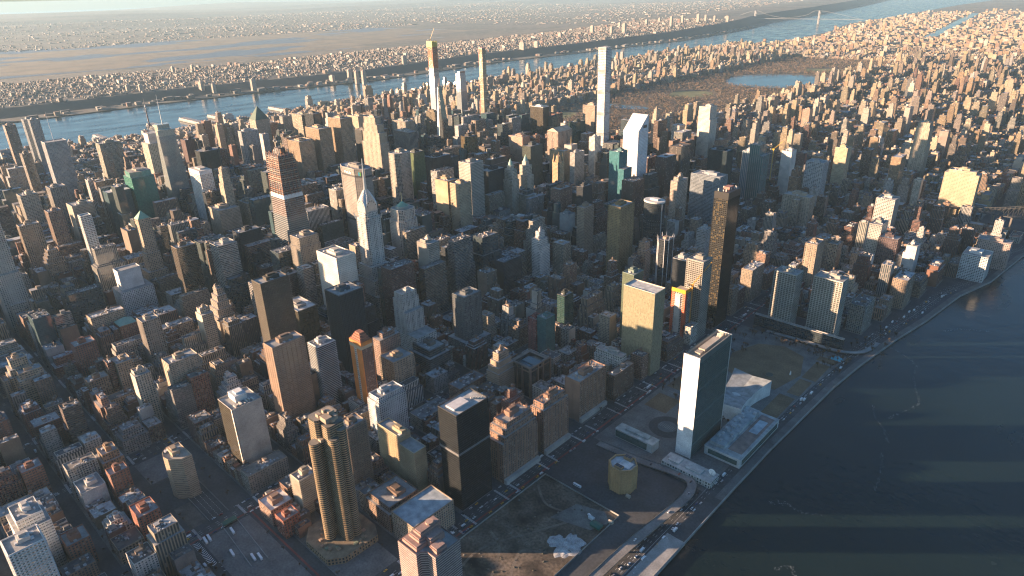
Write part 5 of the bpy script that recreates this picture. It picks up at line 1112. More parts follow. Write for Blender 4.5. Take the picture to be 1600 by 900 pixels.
crane('orange crane with long jib raised beside the orange wrapped tower', 1036, 352, 0, 108, 52, .75, .95, (.85, .38, .04))
crane('yellow crane rising among upper right apartment blocks', 770, 1290, 60, 90, 34, .2, .8, (.7, .45, .04))
# suspension bridge far up the river
m = MB()
for xx in (-2600, -3620):
    for dy in (-16, 16):
        m.box(xx-9, xx+9, 10700+dy-5, 10700+dy+5, -3, 184, 0, (.2, .2, .2))
    for z in (60, 120, 172): m.box(xx-9, xx+9, 10700-11, 10700+11, z, z+12, 0, (.2, .2, .2))
ax_ = [(-2000, 70), (-2600, 184), (-2800, 120), (-3110, 80), (-3400, 120), (-3620, 184), (-3900, 110)]
r_ = m.build('suspension_bridge', METAL, label='distant grey suspension bridge crossing the far river', cat='bridge')
m = MB(); m.box(-4000, -1950, 10690, 10710, 62, 67, 0, (.16, .16, .16)); m.build('deck', METAL, r_)
m = MB()
for dy in (-14, 14):
    P_ = smooth([(x, 10700+dy, z) for x, z in ax_], 5)
    for a_, b_ in zip(P_, P_[1:]): m.bar(a_, b_, .6, 0, (.2, .2, .2))
m.build('cable', METAL, r_, kind='stuff')
# cantilever bridge approach at the right edge
m = MB(); BC = (.05, .05, .047)
zf = lambda x: 46+44*(1-abs(((x-1440)/170.)))**1.6 if abs(x-1440) < 170 else 46
for x in range(1270, 1700, 10):
    for y in (1388, 1406):
        zt, zn = zf(x), zf(x+10)
        m.bar((x, y, 38), (x, y, zt), .4, 0, BC); m.bar((x, y, zt), (x+10, y, zn), .6, 0, BC); m.bar((x, y, 38), (x+10, y, zn), .3, 0, BC)
r_ = m.build('truss_bridge', METAL, label='dark steel truss bridge leaving the island at the right edge', cat='bridge')
m = MB(); m.box(1180, 1700, 1388, 1406, 36, 38.5, 0, (.07, .07, .07))
for x in range(1200, 1640, 40): m.box(x-2, x+2, 1390, 1404, 0, 36, 0, (.16, .14, .12))
m.build('deck', STONE, r_)
FOOT.append((1180, 1500, 1386, 1408)); FOOT.append((940, 1056, -470, -318)); FOOT.append((1060, 1300, -440, 486))
FOOT.append((640, 860, YS[37]-75, YS[37]-5)) ; FOOT.append((838, 960, -480, YS[37]-8))
# ---------------------------------------------------------------- tunnel road cut
yc = (YS[36]+YS[37])/2; m = MB()
m.box(640, 700, YS[36]+9.2, YS[37]-9.2, 0, .15)
m.build('pavement', PAVING, kind='structure')
m = MB()
m.face([(700, yc-8, .03), (826, yc-8, .03), (826, yc+16, .03), (700, yc+16, .03)], 0)
for y in (yc-8.6, yc+16): m.box(700, 826, y, y+.6, 0, 1.3, 1)
m.face([(850, yc-30, .03), (940, yc-40, .03), (940, yc+10, .03), (850, yc+16, .03)], 0)
for a_, b_ in (((850, yc+16.3), (938, yc+10)), ((850, yc-2), (935, yc-9))): m.bar((*a_, .7), (*b_, .7), .5, 1)
m.box(846, 850, yc-2, yc+16, 0, 4.5, 1)
m.build('tunnel_road', [ASPHALT, CONC], kind='structure')
m = MB()
for k in range(30):
    for y in (yc-2, yc+4, yc+10): m.face([(702+k*4.1, y, .05), (704.2+k*4.1, y, .05), (704.2+k*4.1, y+.25, .05), (702+k*4.1, y+.25, .05)])
for k in range(9): m.face([(852+k*8, yc-26-k*.9, .06), (852.6+k*8, yc-26-k*.9, .06), (859+k*8, yc-14-k*.9, .06), (858.2+k*8, yc-14-k*.9, .06)])
for k in range(16):
    x = 850+k*3.2; m.face([(x, yc-40, .06), (x+.9, yc-40, .06), (x+2.6, yc-36.5, .06), (x+1.7, yc-36.5, .06)]); m.face([(x+1.7, yc-36.5, .06), (x+2.6, yc-36.5, .06), (x+.9, yc-33, .06), (x, yc-33, .06)])
m.build('road_markings', PAINT, kind='structure')
poly_obj('empty_lot', [(772, yc-30), (824, yc-30), (824, yc-10), (772, yc-10)], .2, flat_mat('lot_surface', (.085, .08, .07), .9, (.08, .4)))
m = MB(); m.box(-4, 4, -8.4, 8.4, 4.0, 5.2, 0, (.02, .09, .05)); m.build('canopy', METAL, None, (850, yc+7, 0), label='green canopy over the mouth of the sunken tunnel road', cat='canopy')
m = MB()
for k in range(4): m.box(1100+k*38, 1132+k*38, 178, 180, .2, 1.0)
m.build('planter_wall', CONC, label='low pale planter walls between avenue and assembly hall', cat='wall')
# north lawn, terraces and circular court of the river compound
poly_obj('compound_paving', [(1084, 0), (1258, 0), (1265, 300), (1277, 470), (1084, 470)], .18, PAVING)
poly_obj('lawn', [(1135, 300), (1165, 288), (1226, 290), (1240, 360), (1220, 425), (1180, 440), (1140, 420), (1120, 360)], .24, GRASS)
for x0, x1, y0, y1 in ((1243, 1263, 296, 350), (1243, 1266, 356, 420), (1236, 1261, 210, 286), (1240, 1270, 428, 446), (1090, 1112, 190, 300), (1092, 1130, 120, 165)):
    poly_obj('garden_bed', [(x0, y0), (x1, y0), (x1, y1), (x0, y1)], .26, GRASS)
m = MB(); m.prism(ngon(0, 0, 27, n=40), 0, .12, 0, rmi=0); m.build('circular_court', ASPHALT, None, (1150, 92, .2), kind='structure')
m = MB(); m.prism(ngon(0, 0, 14, n=40), 0, .5, 0, (.3, .3, .3), rmi=1, rcol=(.1, .12, .13))
for k in range(9): m.box(-12+k*2.8, -11.3+k*2.8, -5, 5, .5, .62, 0, (.35, .36, .35))
m.build('fountain', [CONC, STONE], None, (1150, 92, .32), label='round striped fountain in the forecourt left of the white ended slab', cat='fountain')
m = MB(); m.prism(ngon(0, 0, 6, n=24), 0, .6, 0, (.3, .3, .3), rmi=1, rcol=(.05, .06, .05)); m.build('round_planter', [CONC, STONE], None, (1200, 330, .24), label='small dark ring shaped bed set in the brown lawn', cat='planter')
m = MB(); m.prism(rect(-1.2, 1.2, -1, 1), 0, 7, 0, (.75, .75, .72), top=rect(-.5, .5, -.4, .4)); m.build('statue', STONE, None, (1226, 352, .2), label='white upright sculpture standing on the brown lawn', cat='sculpture')
m = MB()
for x0, x1, y0, y1, h in ((-9, 9, -5, 5, 5), (-6, 2, 5, 9, 3)): m.prism(rect(x0, x1, y0, y1), 0, h, 0, (.10, .42, .55), top=rect(x0+1, x1-1, (y0+y1)/2-.3, (y0+y1)/2+.3))
m.build('tent', METAL, None, (1266, 452, .3), label='bright blue roofed tent beside the brown lawn', cat='tent')
for i, (x, y, c_, s_, lab) in enumerate(((1192, -140, (.02, .11, .08), 7, 'dark green shed on the vacant lot beside the rubble heap'), (1180, -134, (.5, .55, .56), 3.5, 'white trailer parked next to the dark green shed'), (1202, -124, (.4, .36, .28), 3, 'tan site hut at the corner of the vacant lot'), (1192, -72, (.36, .32, .26), 3, 'small tan hut below the tan octagonal building'))):
    m = MB(); m.box(-s_, s_, -s_*.6, s_*.6, 0, 3.2, 0, c_); m.prism(rect(-s_*1.05, s_*1.05, -s_*.65, s_*.65), 3.2, 4.4, 0, c_, top=rect(-s_, s_, -.1, .1)); m.build('shed', METAL, None, (x, y, .2), label=lab, cat='shed')
# ---------------------------------------------------------------- city fabric
def zone(x, y):
    """mean height, spread, tower chance, tower height"""
    if y > YS[110]: return 20, 6, .02, 50
    if y > YS[59]:
        if x < -860: return 28, 10, .07, 75
        if x < 320: return 36, 14, .07, 90
        if x < 640: return 27, 10, .08, 90
        return 30, 11, .10, 95
    if x > 640:
        if y < -60: return 26, 9, .06, 58
        return 30, 11, .11, 72
    if x > 300 and y < -60: return 42, 16, .15, 84
    if y < -200: return 57, 18, .12, 105
    if x > -650: return 100, 32, .36, 155
    if x > -1150 and y > 420: return 42, 16, .3, 140
    if x > -900: return 36, 15, .16, 110
    return 18, 7, .03, 60
COLS = [((.24, .12, .08), 'dark red brick'), ((.28, .165, .11), 'red brick'), ((.22, .15, .11), 'brown brick'), ((.36, .28, .20), 'tan brick'), ((.42, .35, .26), 'cream stone'), ((.45, .42, .36), 'pale stone'), ((.28, .26, .24), 'grey'), ((.55, .53, .49), 'white'), ((.20, .10, .075), 'maroon brick'), ((.33, .24, .17), 'sandy brown')]
UPC = [((.40, .31, .19), 'tan brick'), ((.45, .38, .27), 'cream stone'), ((.38, .26, .15), 'orange brick'), ((.28, .18, .12), 'red brick'), ((.42, .34, .22), 'sandy brick'), ((.5, .45, .37), 'pale stone'), ((.3, .24, .2), 'brown brick')]
lots = []
rl = random.Random(11)
def hit(x0, x1, y0, y1, mg=1.5):
    for a_, b_, c_, d_ in FOOT:
        if x0 < b_+mg and x1 > a_-mg and y0 < d_+mg and y1 > c_-mg: return True
    return False
nearF = FOOT
for s, bx0, bx1, by0, by1 in BL:
    mid = (by0+by1)/2; vis = inview((bx0+bx1)/2, mid, 40, 260)
    if by1 < -700 and not vis: continue
    near = CAM.x-bx0 < 1500 and by1 < 1500
    FB = [f for f in FOOT if f[0] < bx1+3 and f[1] > bx0-3 and f[2] < by1+3 and f[3] > by0-3]
    L = bx1-bx0
    def put(x0, x1, y0, y1, corner):
        x0 += .05; x1 -= .05
        for a_, b_, c_, d_ in FB:
            if x0 < b_+1.5 and x1 > a_-1.5 and y0 < d_+1.5 and y1 > c_-1.5:
                # trim the lot against the taken footprint when enough remains
                if a_-1.5-x0 > 8: x1 = a_-1.5
                elif x1-b_-1.5 > 8: x0 = b_+1.5
                elif c_-1.5-y0 > 8: y1 = c_-1.5
                elif y1-d_-1.5 > 8: y0 = d_+1.5
                else: return
        for a_, b_, c_, d_ in FB:
            if x0 < b_+1 and x1 > a_-1 and y0 < d_+1 and y1 > c_-1: return
        if x1-x0 < 5 or y1-y0 < 7: return
        mu, sd, pt, th = zone((x0+x1)/2, mid)
        w_ = x1-x0
        if w_ < 11: h = rl.uniform(13, 21) if mu < 60 else rl.uniform(18, 50)
        else: h = max(14, rl.gauss(mu, sd)*(1.15 if corner else .88))
        if w_ > 15 and rl.random() < pt*1.6: h = rl.uniform(.8, 1.25)*th
        lots.append((x0, x1, y0, y1, h, corner, (bx0, bx1, by0, by1)))
    if L > 45:
        bz = zone((bx0+bx1)/2, mid)[0] > 55; ea = rl.uniform(20, 31)*(1.35 if bz else 1); eb = rl.uniform(20, 31)*(1.35 if bz else 1)
        for xa, xb in ((bx0+2.5, bx0+ea), (bx1-eb, bx1-2.5)):
            if rl.random() < (.8 if bz else .45): put(xa, xb, by0+2.5, by1-2.5, True)
            else:
                sp = rl.uniform(-8, 8)
                put(xa, xb, by0+2.5, mid+sp-.4, True); put(xa, xb, mid+sp+.4, by1-2.5, True)
        a0, a1 = bx0+ea+.5, bx1-eb-.5
    else: a0, a1 = bx0+2, bx1-2
    for side in (0, 1):
        x = a0
        big = zone((bx0+bx1)/2, mid)[0] > 55
        if big:
            if side == 0:
                while x < a1-8:
                    w_ = min(rl.choice((17, 20, 24, 28, 36)), a1-x)
                    if rl.random() < .5: put(x, x+w_, by0+2.5, by1-2.5, True)
                    else: put(x, x+w_, by0+2.5, mid-1, False); put(x, x+w_*.5, mid+1, by1-2.5, False); put(x+w_*.5+.3, x+w_, mid+1, by1-2.5, False)
                    x += w_+.3
            continue
        while x < a1-5:
            w_ = rl.choice((7, 7.5, 8, 12, 15, 18, 23, 30)) if not big else rl.choice((12, 18, 22, 30, 38))
            if not near and w_ < 12: w_ = 15
            w_ = min(w_, a1-x); dep = rl.uniform(17, 27)
            if side == 0: put(x, x+w_, by0+2.5, by0+2.5+dep, False)
            else: put(x, x+w_, by1-2.5-dep, by1-2.5, False)
            x += w_+(.2 if rl.random() < .8 else 3)
# nothing unsurveyed may be taller than the view past it shows: every surveyed tower is seen for most of its height
SIGHT = []
for x0, x1, y0, y1, h in TALL:
    a_, b_ = proj((x0+x1)/2, (y0+y1)/2, h), proj((x0+x1)/2, (y0+y1)/2, 0)
    if a_ is None or b_ is None: continue
    L_, R_ = proj(x0, y0, h*.6), proj(x1, y1, h*.6); fr = .92 if a_[2] < 1400 else .7 if a_[2] < 2400 else .45
    if h < 60: fr = .5
    SIGHT.append((min(L_[0], R_[0])-2, max(L_[0], R_[0])+2, a_[1]+(b_[1]-a_[1])*fr, a_[2]))
nl = []
for x0, x1, y0, y1, h, cn_, bb in lots:
    for _ in range(14):
        L_, R_, c_ = proj(x0, y0, h), proj(x1, y1, h), proj((x0+x1)/2, (y0+y1)/2, h)
        if L_ is None or R_ is None or c_ is None or h < 16: break
        u0, u1 = min(L_[0], R_[0]), max(L_[0], R_[0])
        if any(u0 < b_ and u1 > a_ and c_[1] < v_ and d_ > c_[2]+25 for a_, b_, v_, d_ in SIGHT): h *= .87
        else: break
    nl.append((x0, x1, y0, y1, h, cn_, bb))
lots = nl
def kind_of(h, w_, y, x, r):
    if h < 23 and w_ < 12: return 'row_house'
    if h < 27: return 'walkup_building'
    if y < -150 and x < 320: return 'loft_building' if h < 75 else 'office_tower'
    if x < 640 and x > -700 and y > -160 and y < 1290: return 'office_block' if h < 85 else 'office_tower'
    return 'apartment_block' if h < 52 else 'apartment_tower'
NICE = {'row_house': 'row house', 'walkup_building': 'walk up building', 'loft_building': 'loft building', 'office_tower': 'office tower', 'office_block': 'office block', 'apartment_block': 'apartment block', 'apartment_tower': 'apartment tower'}
LIM = {'row_house': 190, 'walkup_building': 230, 'loft_building': 170, 'office_tower': 120, 'office_block': 250, 'apartment_block': 280, 'apartment_tower': 250}
byk = {}
for i, l in enumerate(lots):
    x0, x1, y0, y1, h = l[:5]; q = proj((x0+x1)/2, (y0+y1)/2, h)
    if q is None: sz = 0
    else:
        dd = q[2]; sz = (h+(x1-x0)+(y1-y0))/dd if (-20 < q[0] < 1620 and -20 < q[1] < 940) else 0
    byk.setdefault(kind_of(h, x1-x0, y0, x0, 0), []).append((sz, i))
solo = set()
for k, v in byk.items():
    v.sort(reverse=True)
    solo |= {i for sz, i in v[:LIM[k]] if sz > 0}
LMP = [(n, proj(x, y, h*.8), x, y) for n, x, y, h in LM]
LMP = [l for l in LMP if l[1] is not None and -10 < l[1][0] < 1610]
used = {}
def describe(kind, cn, h, x, y, roofn):
    q = proj(x, y, h); st_ = int(round(h/3.3)); num = {1: 'one', 2: 'two', 3: 'three', 4: 'four', 5: 'five', 6: 'six', 7: 'seven', 8: 'eight', 9: 'nine', 10: 'ten', 11: 'eleven', 12: 'twelve', 13: 'thirteen', 14: 'fourteen', 15: 'fifteen', 16: 'sixteen', 17: 'seventeen', 18: 'eighteen', 19: 'nineteen'}
    hs = num.get(st_, {2: 'twenty odd', 3: 'thirty odd', 4: 'forty odd', 5: 'fifty odd'}.get(st_//10, 'very many'))
    cand = sorted(LMP, key=lambda l: (l[1][0]-q[0])**2+(l[1][1]-q[1])**2)[:3]
    def rel(l):
        dx, dd = q[0]-l[1][0], q[2]-l[1][2]; far = 'just' if abs(dx) < 45 else 'well' if abs(dx) > 110 else ''
        s_ = ('behind ' if dd > 70 else 'in front of ' if dd < -70 else 'beside ') if abs(dx) < 28 else (far+(' left of ' if dx < 0 else ' right of ')).strip()+' '
        return s_+l[0]
    for c_ in cand:
        for extra in ('', roofn):
            t_ = f'{cn} {NICE[kind]}, {hs} storeys{", "+extra if extra else ""}, {rel(c_)}'
            if t_ not in used and len(t_.split()) <= 16: used[t_] = 1; return t_
    base = f'{cn} {NICE[kind]}, {hs} storeys, {rel(cand[0])}'
    for o_ in ('farther', 'nearer', 'taller', 'lower', 'leftmost', 'rightmost'):
        t_ = f'{o_} {base}'
        if t_ not in used and len(t_.split()) <= 16: used[t_] = 1; return t_
    used[base] = used.get(base, 0)+1; return base
rest = {}
GRPN = {'row_house': 'row houses along the side streets', 'walkup_building': 'low walk up buildings', 'loft_building': 'loft buildings on the left', 'office_tower': 'midtown office towers', 'office_block': 'midtown office blocks', 'apartment_block': 'apartment blocks', 'apartment_tower': 'residential towers'}
RC = [((.08, .085, .09), 'black roof'), ((.16, .165, .17), 'grey roof'), ((.30, .31, .31), 'pale roof'), ((.2, .18, .155), 'tan roof'), ((.42, .43, .43), 'white roof'), ((.11, .11, .11), 'dark roof'), ((.09, .085, .08), 'dark roof')]
for i, (x0, x1, y0, y1, h, corner, bb) in enumerate(lots):
    k = kind_of(h, x1-x0, y0, x0, 0); up = y0 > 1300
    col, cn = rl.choice(UPC if up and rl.random() < .8 else COLS); v = rl.uniform(.55, 1.05); col = tuple(c*v for c in col)
    rc, rn = rl.choice(RC); w_, d_ = x1-x0, y1-y0
    style = rl.choice('PPQDV') if h < 60 else rl.choice('VVDRG' if k == 'office_tower' else 'PVQQVRD')
    if k in ('office_block', 'office_tower') and rl.random() < .5: style = rl.choice('RGGGDV')
    if style == 'G': col = rl.choice(((.04, .055, .06), (.03, .035, .04), (.06, .075, .07), (.04, .08, .09))); cn = 'dark glass'
    if i in solo:
        cx, cy = (x0+x1)/2, (y0+y1)/2; m = MB(); po = rect(-w_/2, w_/2, -d_/2, d_/2); z0 = 0.; v0 = 0
        fmi = {1: 2} if (not corner and rl.random() < .6) else {}
        if corner and w_ > 16 and rl.random() < .3 and h > 28: fmi = {0: 2} if rl.random() < .3 else {}
        lv = []
        nst = 0
        if h > 32 and w_ > 14 and rl.random() < .55: nst = rl.choice((1, 2, 2, 3))
        zf = [1.]
        if nst: zf = sorted(rl.uniform(.55, .93) for _ in range(nst))+[1.]
        for f in zf:
            z1 = h*f; m.prism(po, z0, z1, 0, col, rmi=1, rcol=rc, bay=3.3, flr=3.2, v0=v0, fmi=fmi); v0 += max(1, round((z1-z0)/3.2)); lv.append((z0, z1, po)); z0 = z1
            if f < 1:
                xs = [p_[0] for p_ in po]; ys_ = [p_[1] for p_ in po]; tw = min(max(xs)-min(xs), max(ys_)-min(ys_))
                if tw > 10: po = inset(po, *(rl.uniform(.06, .16)*tw for _ in range(4)))
        po = lv[-1][2]
        root = m.build(k, fm(style), None, (cx, cy, .15), label=describe(k, cn, h, cx, cy, rn), cat='building', group=GRPN[k])
        xs = [p_[0] for p_ in po]; ys_ = [p_[1] for p_ in po]; tw, td = max(xs)-min(xs), max(ys_)-min(ys_)
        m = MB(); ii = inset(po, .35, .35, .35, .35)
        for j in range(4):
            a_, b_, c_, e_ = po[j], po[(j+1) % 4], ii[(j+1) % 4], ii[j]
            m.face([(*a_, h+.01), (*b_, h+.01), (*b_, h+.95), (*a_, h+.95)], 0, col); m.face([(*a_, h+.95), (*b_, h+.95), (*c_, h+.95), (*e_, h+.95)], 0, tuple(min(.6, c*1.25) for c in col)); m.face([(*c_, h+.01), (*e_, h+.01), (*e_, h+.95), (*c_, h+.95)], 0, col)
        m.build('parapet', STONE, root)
        dist = math.hypot(cx-CAM.x, cy-CAM.y)
        if dist < 2100 or h > 60: 
            m = MB(); pw, pd, ph = min(tw*.5, rl.uniform(3, 9)), min(td*.4, rl.uniform(3, 8)), rl.uniform(2.8, 5); px, py = rl.uniform(-.2, .2)*tw, rl.uniform(-.22, .22)*td
            m.box(px-pw/2, px+pw/2, py-pd/2, py+pd/2, h, h+ph, 0, rl.choice((col, (.35, .34, .32), (.28, .2, .15))), rc)
            if tw > 16: m.box(px+pw/2+1, px+pw/2+4, py-2, py+2, h, h+ph*.6, 0, (.3, .3, .3))
            m.build('penthouse', STONE, root)
        if dist < 1900 and tw > 6:
            m = MB()
            for j in range(int(tw*td/60)+2):
                x, y = rl.uniform(-.44, .44)*tw, rl.uniform(-.44, .44)*td; s_ = rl.uniform(.5, 1.5); g_ = rl.uniform(.1, .6)
                m.box(x-s_, x+s_, y-s_*rl.uniform(.5, 1.4), y+s_, h+.003*j, h+rl.uniform(.5, 2)+.003*j, 0, (g_, g_*1.02, g_*1.02))
            for j in range(3):
                x, y = rl.uniform(-.35, .2)*tw, rl.uniform(-.35, .2)*td; m.face([(x, y, h+.03+.01*j), (x+tw*.25, y, h+.03+.01*j), (x+tw*.25, y+td*.3, h+.03+.01*j), (x, y+td*.3, h+.03+.01*j)], 0, rl.choice(RC)[0])
            m.build('roof_equipment', ROOF, root, kind='stuff')
        if rl.random() < .42 and tw > 8 and dist < 2300: water_tank(root, (rl.uniform(-.3, -.1)*tw, rl.uniform(.1, .3)*td, h+.2))
        if rl.random() < .12 and tw > 16 and dist < 2000: water_tank(root, (rl.uniform(.1, .3)*tw, rl.uniform(.1, .3)*td, h+.2))
    else:
        zn = 'west side' if x0 < -860 else 'park side uptown' if y0 > 1300 else 'midtown'
        if y0 > YS[110]: zn = 'northern uptown'
        for sub in ('',):
            mm = rest.setdefault(zn, MB())
            si = {'P': 0, 'Q': 3, 'D': 4, 'R': 5, 'G': 6, 'V': 7}[style]; v0 = 0
            po = rect(x0, x1, y0, y1)
            if h > 45 and w_ > 14:
                mm.prism(po, .15, h*.8, si, col, rmi=1, rcol=rc, bay=3.3, flr=3.2); mm.prism(inset(po, w_*.12, w_*.1, d_*.14, d_*.1), h*.8, h, si, col, rmi=1, rcol=rc, bay=3.3, flr=3.2)
            else: mm.prism(po, .15, h, si, col, rmi=1, rcol=rc, bay=3.3, flr=3.2)
            if vis or True:
                px, py = (x0+x1)/2+rl.uniform(-.2, .2)*w_, (y0+y1)/2+rl.uniform(-.2, .2)*d_; s_ = rl.uniform(2, 4)
                mm.box(px-s_, px+s_, py-s_, py+s_, h, h+rl.uniform(3, 7), 2, col)
RM = [PUNCH, ROOF, STONE, PAIR, GRID, RIBBON, CURTAIN, PIER]
for zn, mm in rest.items(): mm.build('background_buildings', RM, kind='stuff', label='mass of smaller buildings filling the %s blocks' % zn, cat='buildings')
# ---------------------------------------------------------------- towers uptown that show one by one
ru = random.Random(5); cnt = 0; HR = MB()
# northern districts and the far bank of the Harlem
m = MB()
def outin(x, y): return inview(x, y, 20, 30)
n = 0
while n < 9500:
    y = 5600+9500*(ru.random()**1.7); x = ru.uniform(interp(HSHORE, y)+40, interp(HSHORE, y)+3600+(y-5600)*.5)
    n += 1
    if not outin(x, y): continue
    if -845 < x < 0 and y < YS[110]: continue
    if abs(x-(-560-(y-8900)*.12)) < 70 and y > 8200: continue      # narrow river
    w_, d_ = ru.uniform(12, 45), ru.uniform(12, 22); h = ru.uniform(12, 24)
    if ru.random() < .05: h = ru.uniform(38, 70); w_ = 28
    gz = max(0, (18 if y < 15000 else 60)*max(0, min(1, (y-9000)/5000))*(1-math.exp(-(x-interp(HSHORE, y))/14000*9)))
    m.box(x-w_/2, x+w_/2, y-d_/2, y+d_/2, gz-.5, gz+h, 0, tuple(c*.72 for c in ru.choice(UPC)[0]), ru.choice(RC)[0], 1, bay=4, flr=4)
m.build('background_buildings', [STONE, ROOF], kind='stuff', label='tan and brick buildings of the far uptown districts', cat='buildings')
m = MB()
for y0, y1 in zip(range(8200, 14000, 400), range(8600, 14400, 400)):
    f = lambda y: -560-(y-8900)*.12
    z0 = lambda y: 2.6+18*max(0, min(1, (y-9000)/5000))*.55
    m.face([(f(y0)-60, y0, z0(y0)), (f(y0)+60, y0, z0(y0)), (f(y1)+60, y1, z0(y1)), (f(y1)-60, y1, z0(y1))])
m.build('narrow_river_water', LAKE, kind='structure')
# New Jersey: dense low houses on the plateau, waterfront blocks, tower blocks, warehouses beyond the marsh
m = MB(); n = 0; NC = [(.25, .23, .2), (.2, .18, .155), (.17, .135, .11), (.36, .33, .29), (.12, .105, .095), (.2, .12, .09), (.10, .10, .095)]
while n < 15000:
    y = ru.uniform(-2500, 9500); t_ = 340+1700*ru.random()**.9; x = interp(NJSH, y)-t_; n += 1
    if not inview(x, y, 50, 20): continue
    if ru.random() < .0 : continue
    w_ = ru.uniform(7, 20); d_ = ru.uniform(7, 16); h = ru.uniform(7, 13); z = njz(t_, y)-1
    if ru.random() < .03: w_, d_, h = 40, 22, ru.uniform(12, 28)
    m.box(x-w_/2, x+w_/2, y-d_/2, y+d_/2, z, z+h, 0, ru.choice(NC), ru.choice(NC), 1)
m.build('distant_houses', [STONE, ROOF], kind='stuff', label='dense small houses on the plateau across the wide river', cat='houses')
m = MB(); n = 0
while n < 8500:
    y = ru.uniform(-4000, 22000); t_ = 6800+11000*ru.random()**1.5+max(0, y-9000)*.0; x = interp(NJSH, y)-t_; n += 1
    if y > 9000 and ru.random() < .4: t_ = ru.uniform(1500, 7000); x = interp(NJSH, y)-t_
    if not inview(x, y, 20, 10): continue
    s_ = .8 if ru.random() < .85 else 2.6; w_ = ru.uniform(14, 34)*s_; d_ = ru.uniform(12, 30)*s_; h = ru.uniform(8, 16); z = njz(t_, y)-3
    m.box(x-w_/2, x+w_/2, y-d_/2, y+d_/2, z, z+h+3, 0, ru.choice(NC), ru.choice([(.34, .33, .32), (.2, .2, .19), (.13, .125, .12), (.16, .13, .11)]), 1)
m.build('distant_warehouses', [STONE, ROOF], kind='stuff', label='pale warehouses and suburbs beyond the brown marsh', cat='warehouses')
m = MB(); n = 0
while n < 240:
    y = ru.uniform(-800, 9500); t_ = ru.uniform(35, 140); x = interp(NJSH, y)-t_; n += 1
    if not inview(x, y, 10, 20): continue
    w_ = ru.uniform(16, 30); d_ = ru.uniform(22, 55); h = ru.uniform(9, 24); c_ = ru.choice(NC)
    m.box(x-w_/2, x+w_/2, y-d_/2, y+d_/2, 1, 1+h, 0, c_, ru.choice(NC), 1)
m.build('waterfront_blocks', [PUNCH, ROOF], kind='stuff', label='low apartment blocks along the far river bank', cat='buildings')
TW = [(430, 12, -3070, 1), ]
def njtower(u_, v_, h, w_, d_, lab):
    # stand a tower on the cliff where a sight line at (u_, v_) meets the plateau
    dvec = fw+RX*((u_-800)/1054.34)+UX*((450-v_)/1054.34); z = 60; tt = (z-CAM.z)/dvec.z; p_ = CAM+dvec*tt
    gz = njz(max(0, interp(NJSH, p_.y)-p_.x), p_.y)-2; m = MB()
    m.box(-w_/2, w_/2, -d_/2, d_/2, 0, h, 0, (.40, .34, .28), (.35, .33, .3), 1, bay=4, flr=3.5); m.box(-w_/5, w_/5, -d_/5, d_/5, h, h+6, 2, (.35, .3, .26))
    m.build('apartment_tower', [PUNCH, ROOF, STONE], None, (p_.x, p_.y, gz), label=lab, cat='building', group='towers on the far plateau')
for i, (u_, v_, h, w_, d_) in enumerate([(314, 132, 60, 40, 22), (332, 132, 60, 40, 22), (395, 128, 80, 26, 30), (518, 117, 55, 45, 22), (546, 116, 95, 22, 28), (557, 117, 85, 22, 26), (568, 118, 95, 22, 26), (632, 98, 75, 22, 40), (200, 138, 45, 24, 24), (220, 138, 45, 24, 24), (270, 108, 50, 30, 20), (300, 104, 45, 30, 20), (816, 76, 70, 60, 25), (838, 73, 60, 50, 25), (875, 60, 50, 40, 30), (925, 54, 90, 40, 30), (955, 55, 80, 30, 30), (975, 54, 110, 40, 40), (968, 44, 60, 30, 30), (1010, 42, 70, 30, 40), (1030, 38, 60, 30, 30), (1048, 45, 130, 30, 30), (1066, 40, 100, 30, 40), (1090, 39, 110, 40, 30), (1102, 38, 90, 30, 30), (1116, 38, 80, 30, 30), (1135, 38, 80, 60, 30)]):
    side = 'leftmost of the pair' if i in (0, 8) else 'right one of the pair' if i in (1, 9) else ''
    ords = ['first', 'second', 'third', 'fourth', 'fifth', 'sixth', 'seventh', 'eighth', 'ninth', 'tenth', 'eleventh', 'twelfth', 'thirteenth', 'fourteenth', 'fifteenth', 'sixteenth', 'seventeenth', 'eighteenth', 'nineteenth', 'twentieth', 'twenty first', 'twenty second', 'twenty third', 'twenty fourth', 'twenty fifth', 'twenty sixth', 'twenty seventh']
    allu = sorted(x[0] for x in [(314,), (332,), (395,), (518,), (546,), (557,), (568,), (632,), (200,), (220,), (270,), (300,), (816,), (838,), (875,), (925,), (955,), (975,), (968,), (1010,), (1030,), (1048,), (1066,), (1090,), (1102,), (1116,), (1135,)])
    njtower(u_, v_, h, w_, d_, '%s from the left of the tower blocks on the far plateau' % ords[allu.index(u_)])
# Hudson piers
for i, (y, L, w_, c_) in enumerate(((640, 230, 42, (.48, .42, .34)), (820, 260, 38, (.42, .38, .32)), (960, 220, 40, (.45, .4, .33)), (1300, 180, 30, (.35, .33, .3)), (350, 150, 30, (.3, .3, .28)), (2200, 120, 22, (.3, .3, .3)))):
    xs_ = interp(HSHORE, y); m = MB(); m.box(-L, 6, -w_/2, w_/2, -2, 2, 0, (.25, .25, .24)); m.box(-L+6, 0, -w_/2+3, w_/2-3, 2, 11, 0, c_, (.5, .47, .42))
    for k in range(int(L/18)): m.box(-L+10+k*18, -L+16+k*18, -w_/2+4, w_/2-4, 11, 13, 0, (.55, .5, .44))
    m.build('pier_shed', STONE, None, (xs_, y, 0), label='long pier shed on the far side of the island, %s from the left' % ['third', 'fourth', 'fifth', 'sixth', 'second', 'seventh'][i], cat='pier')
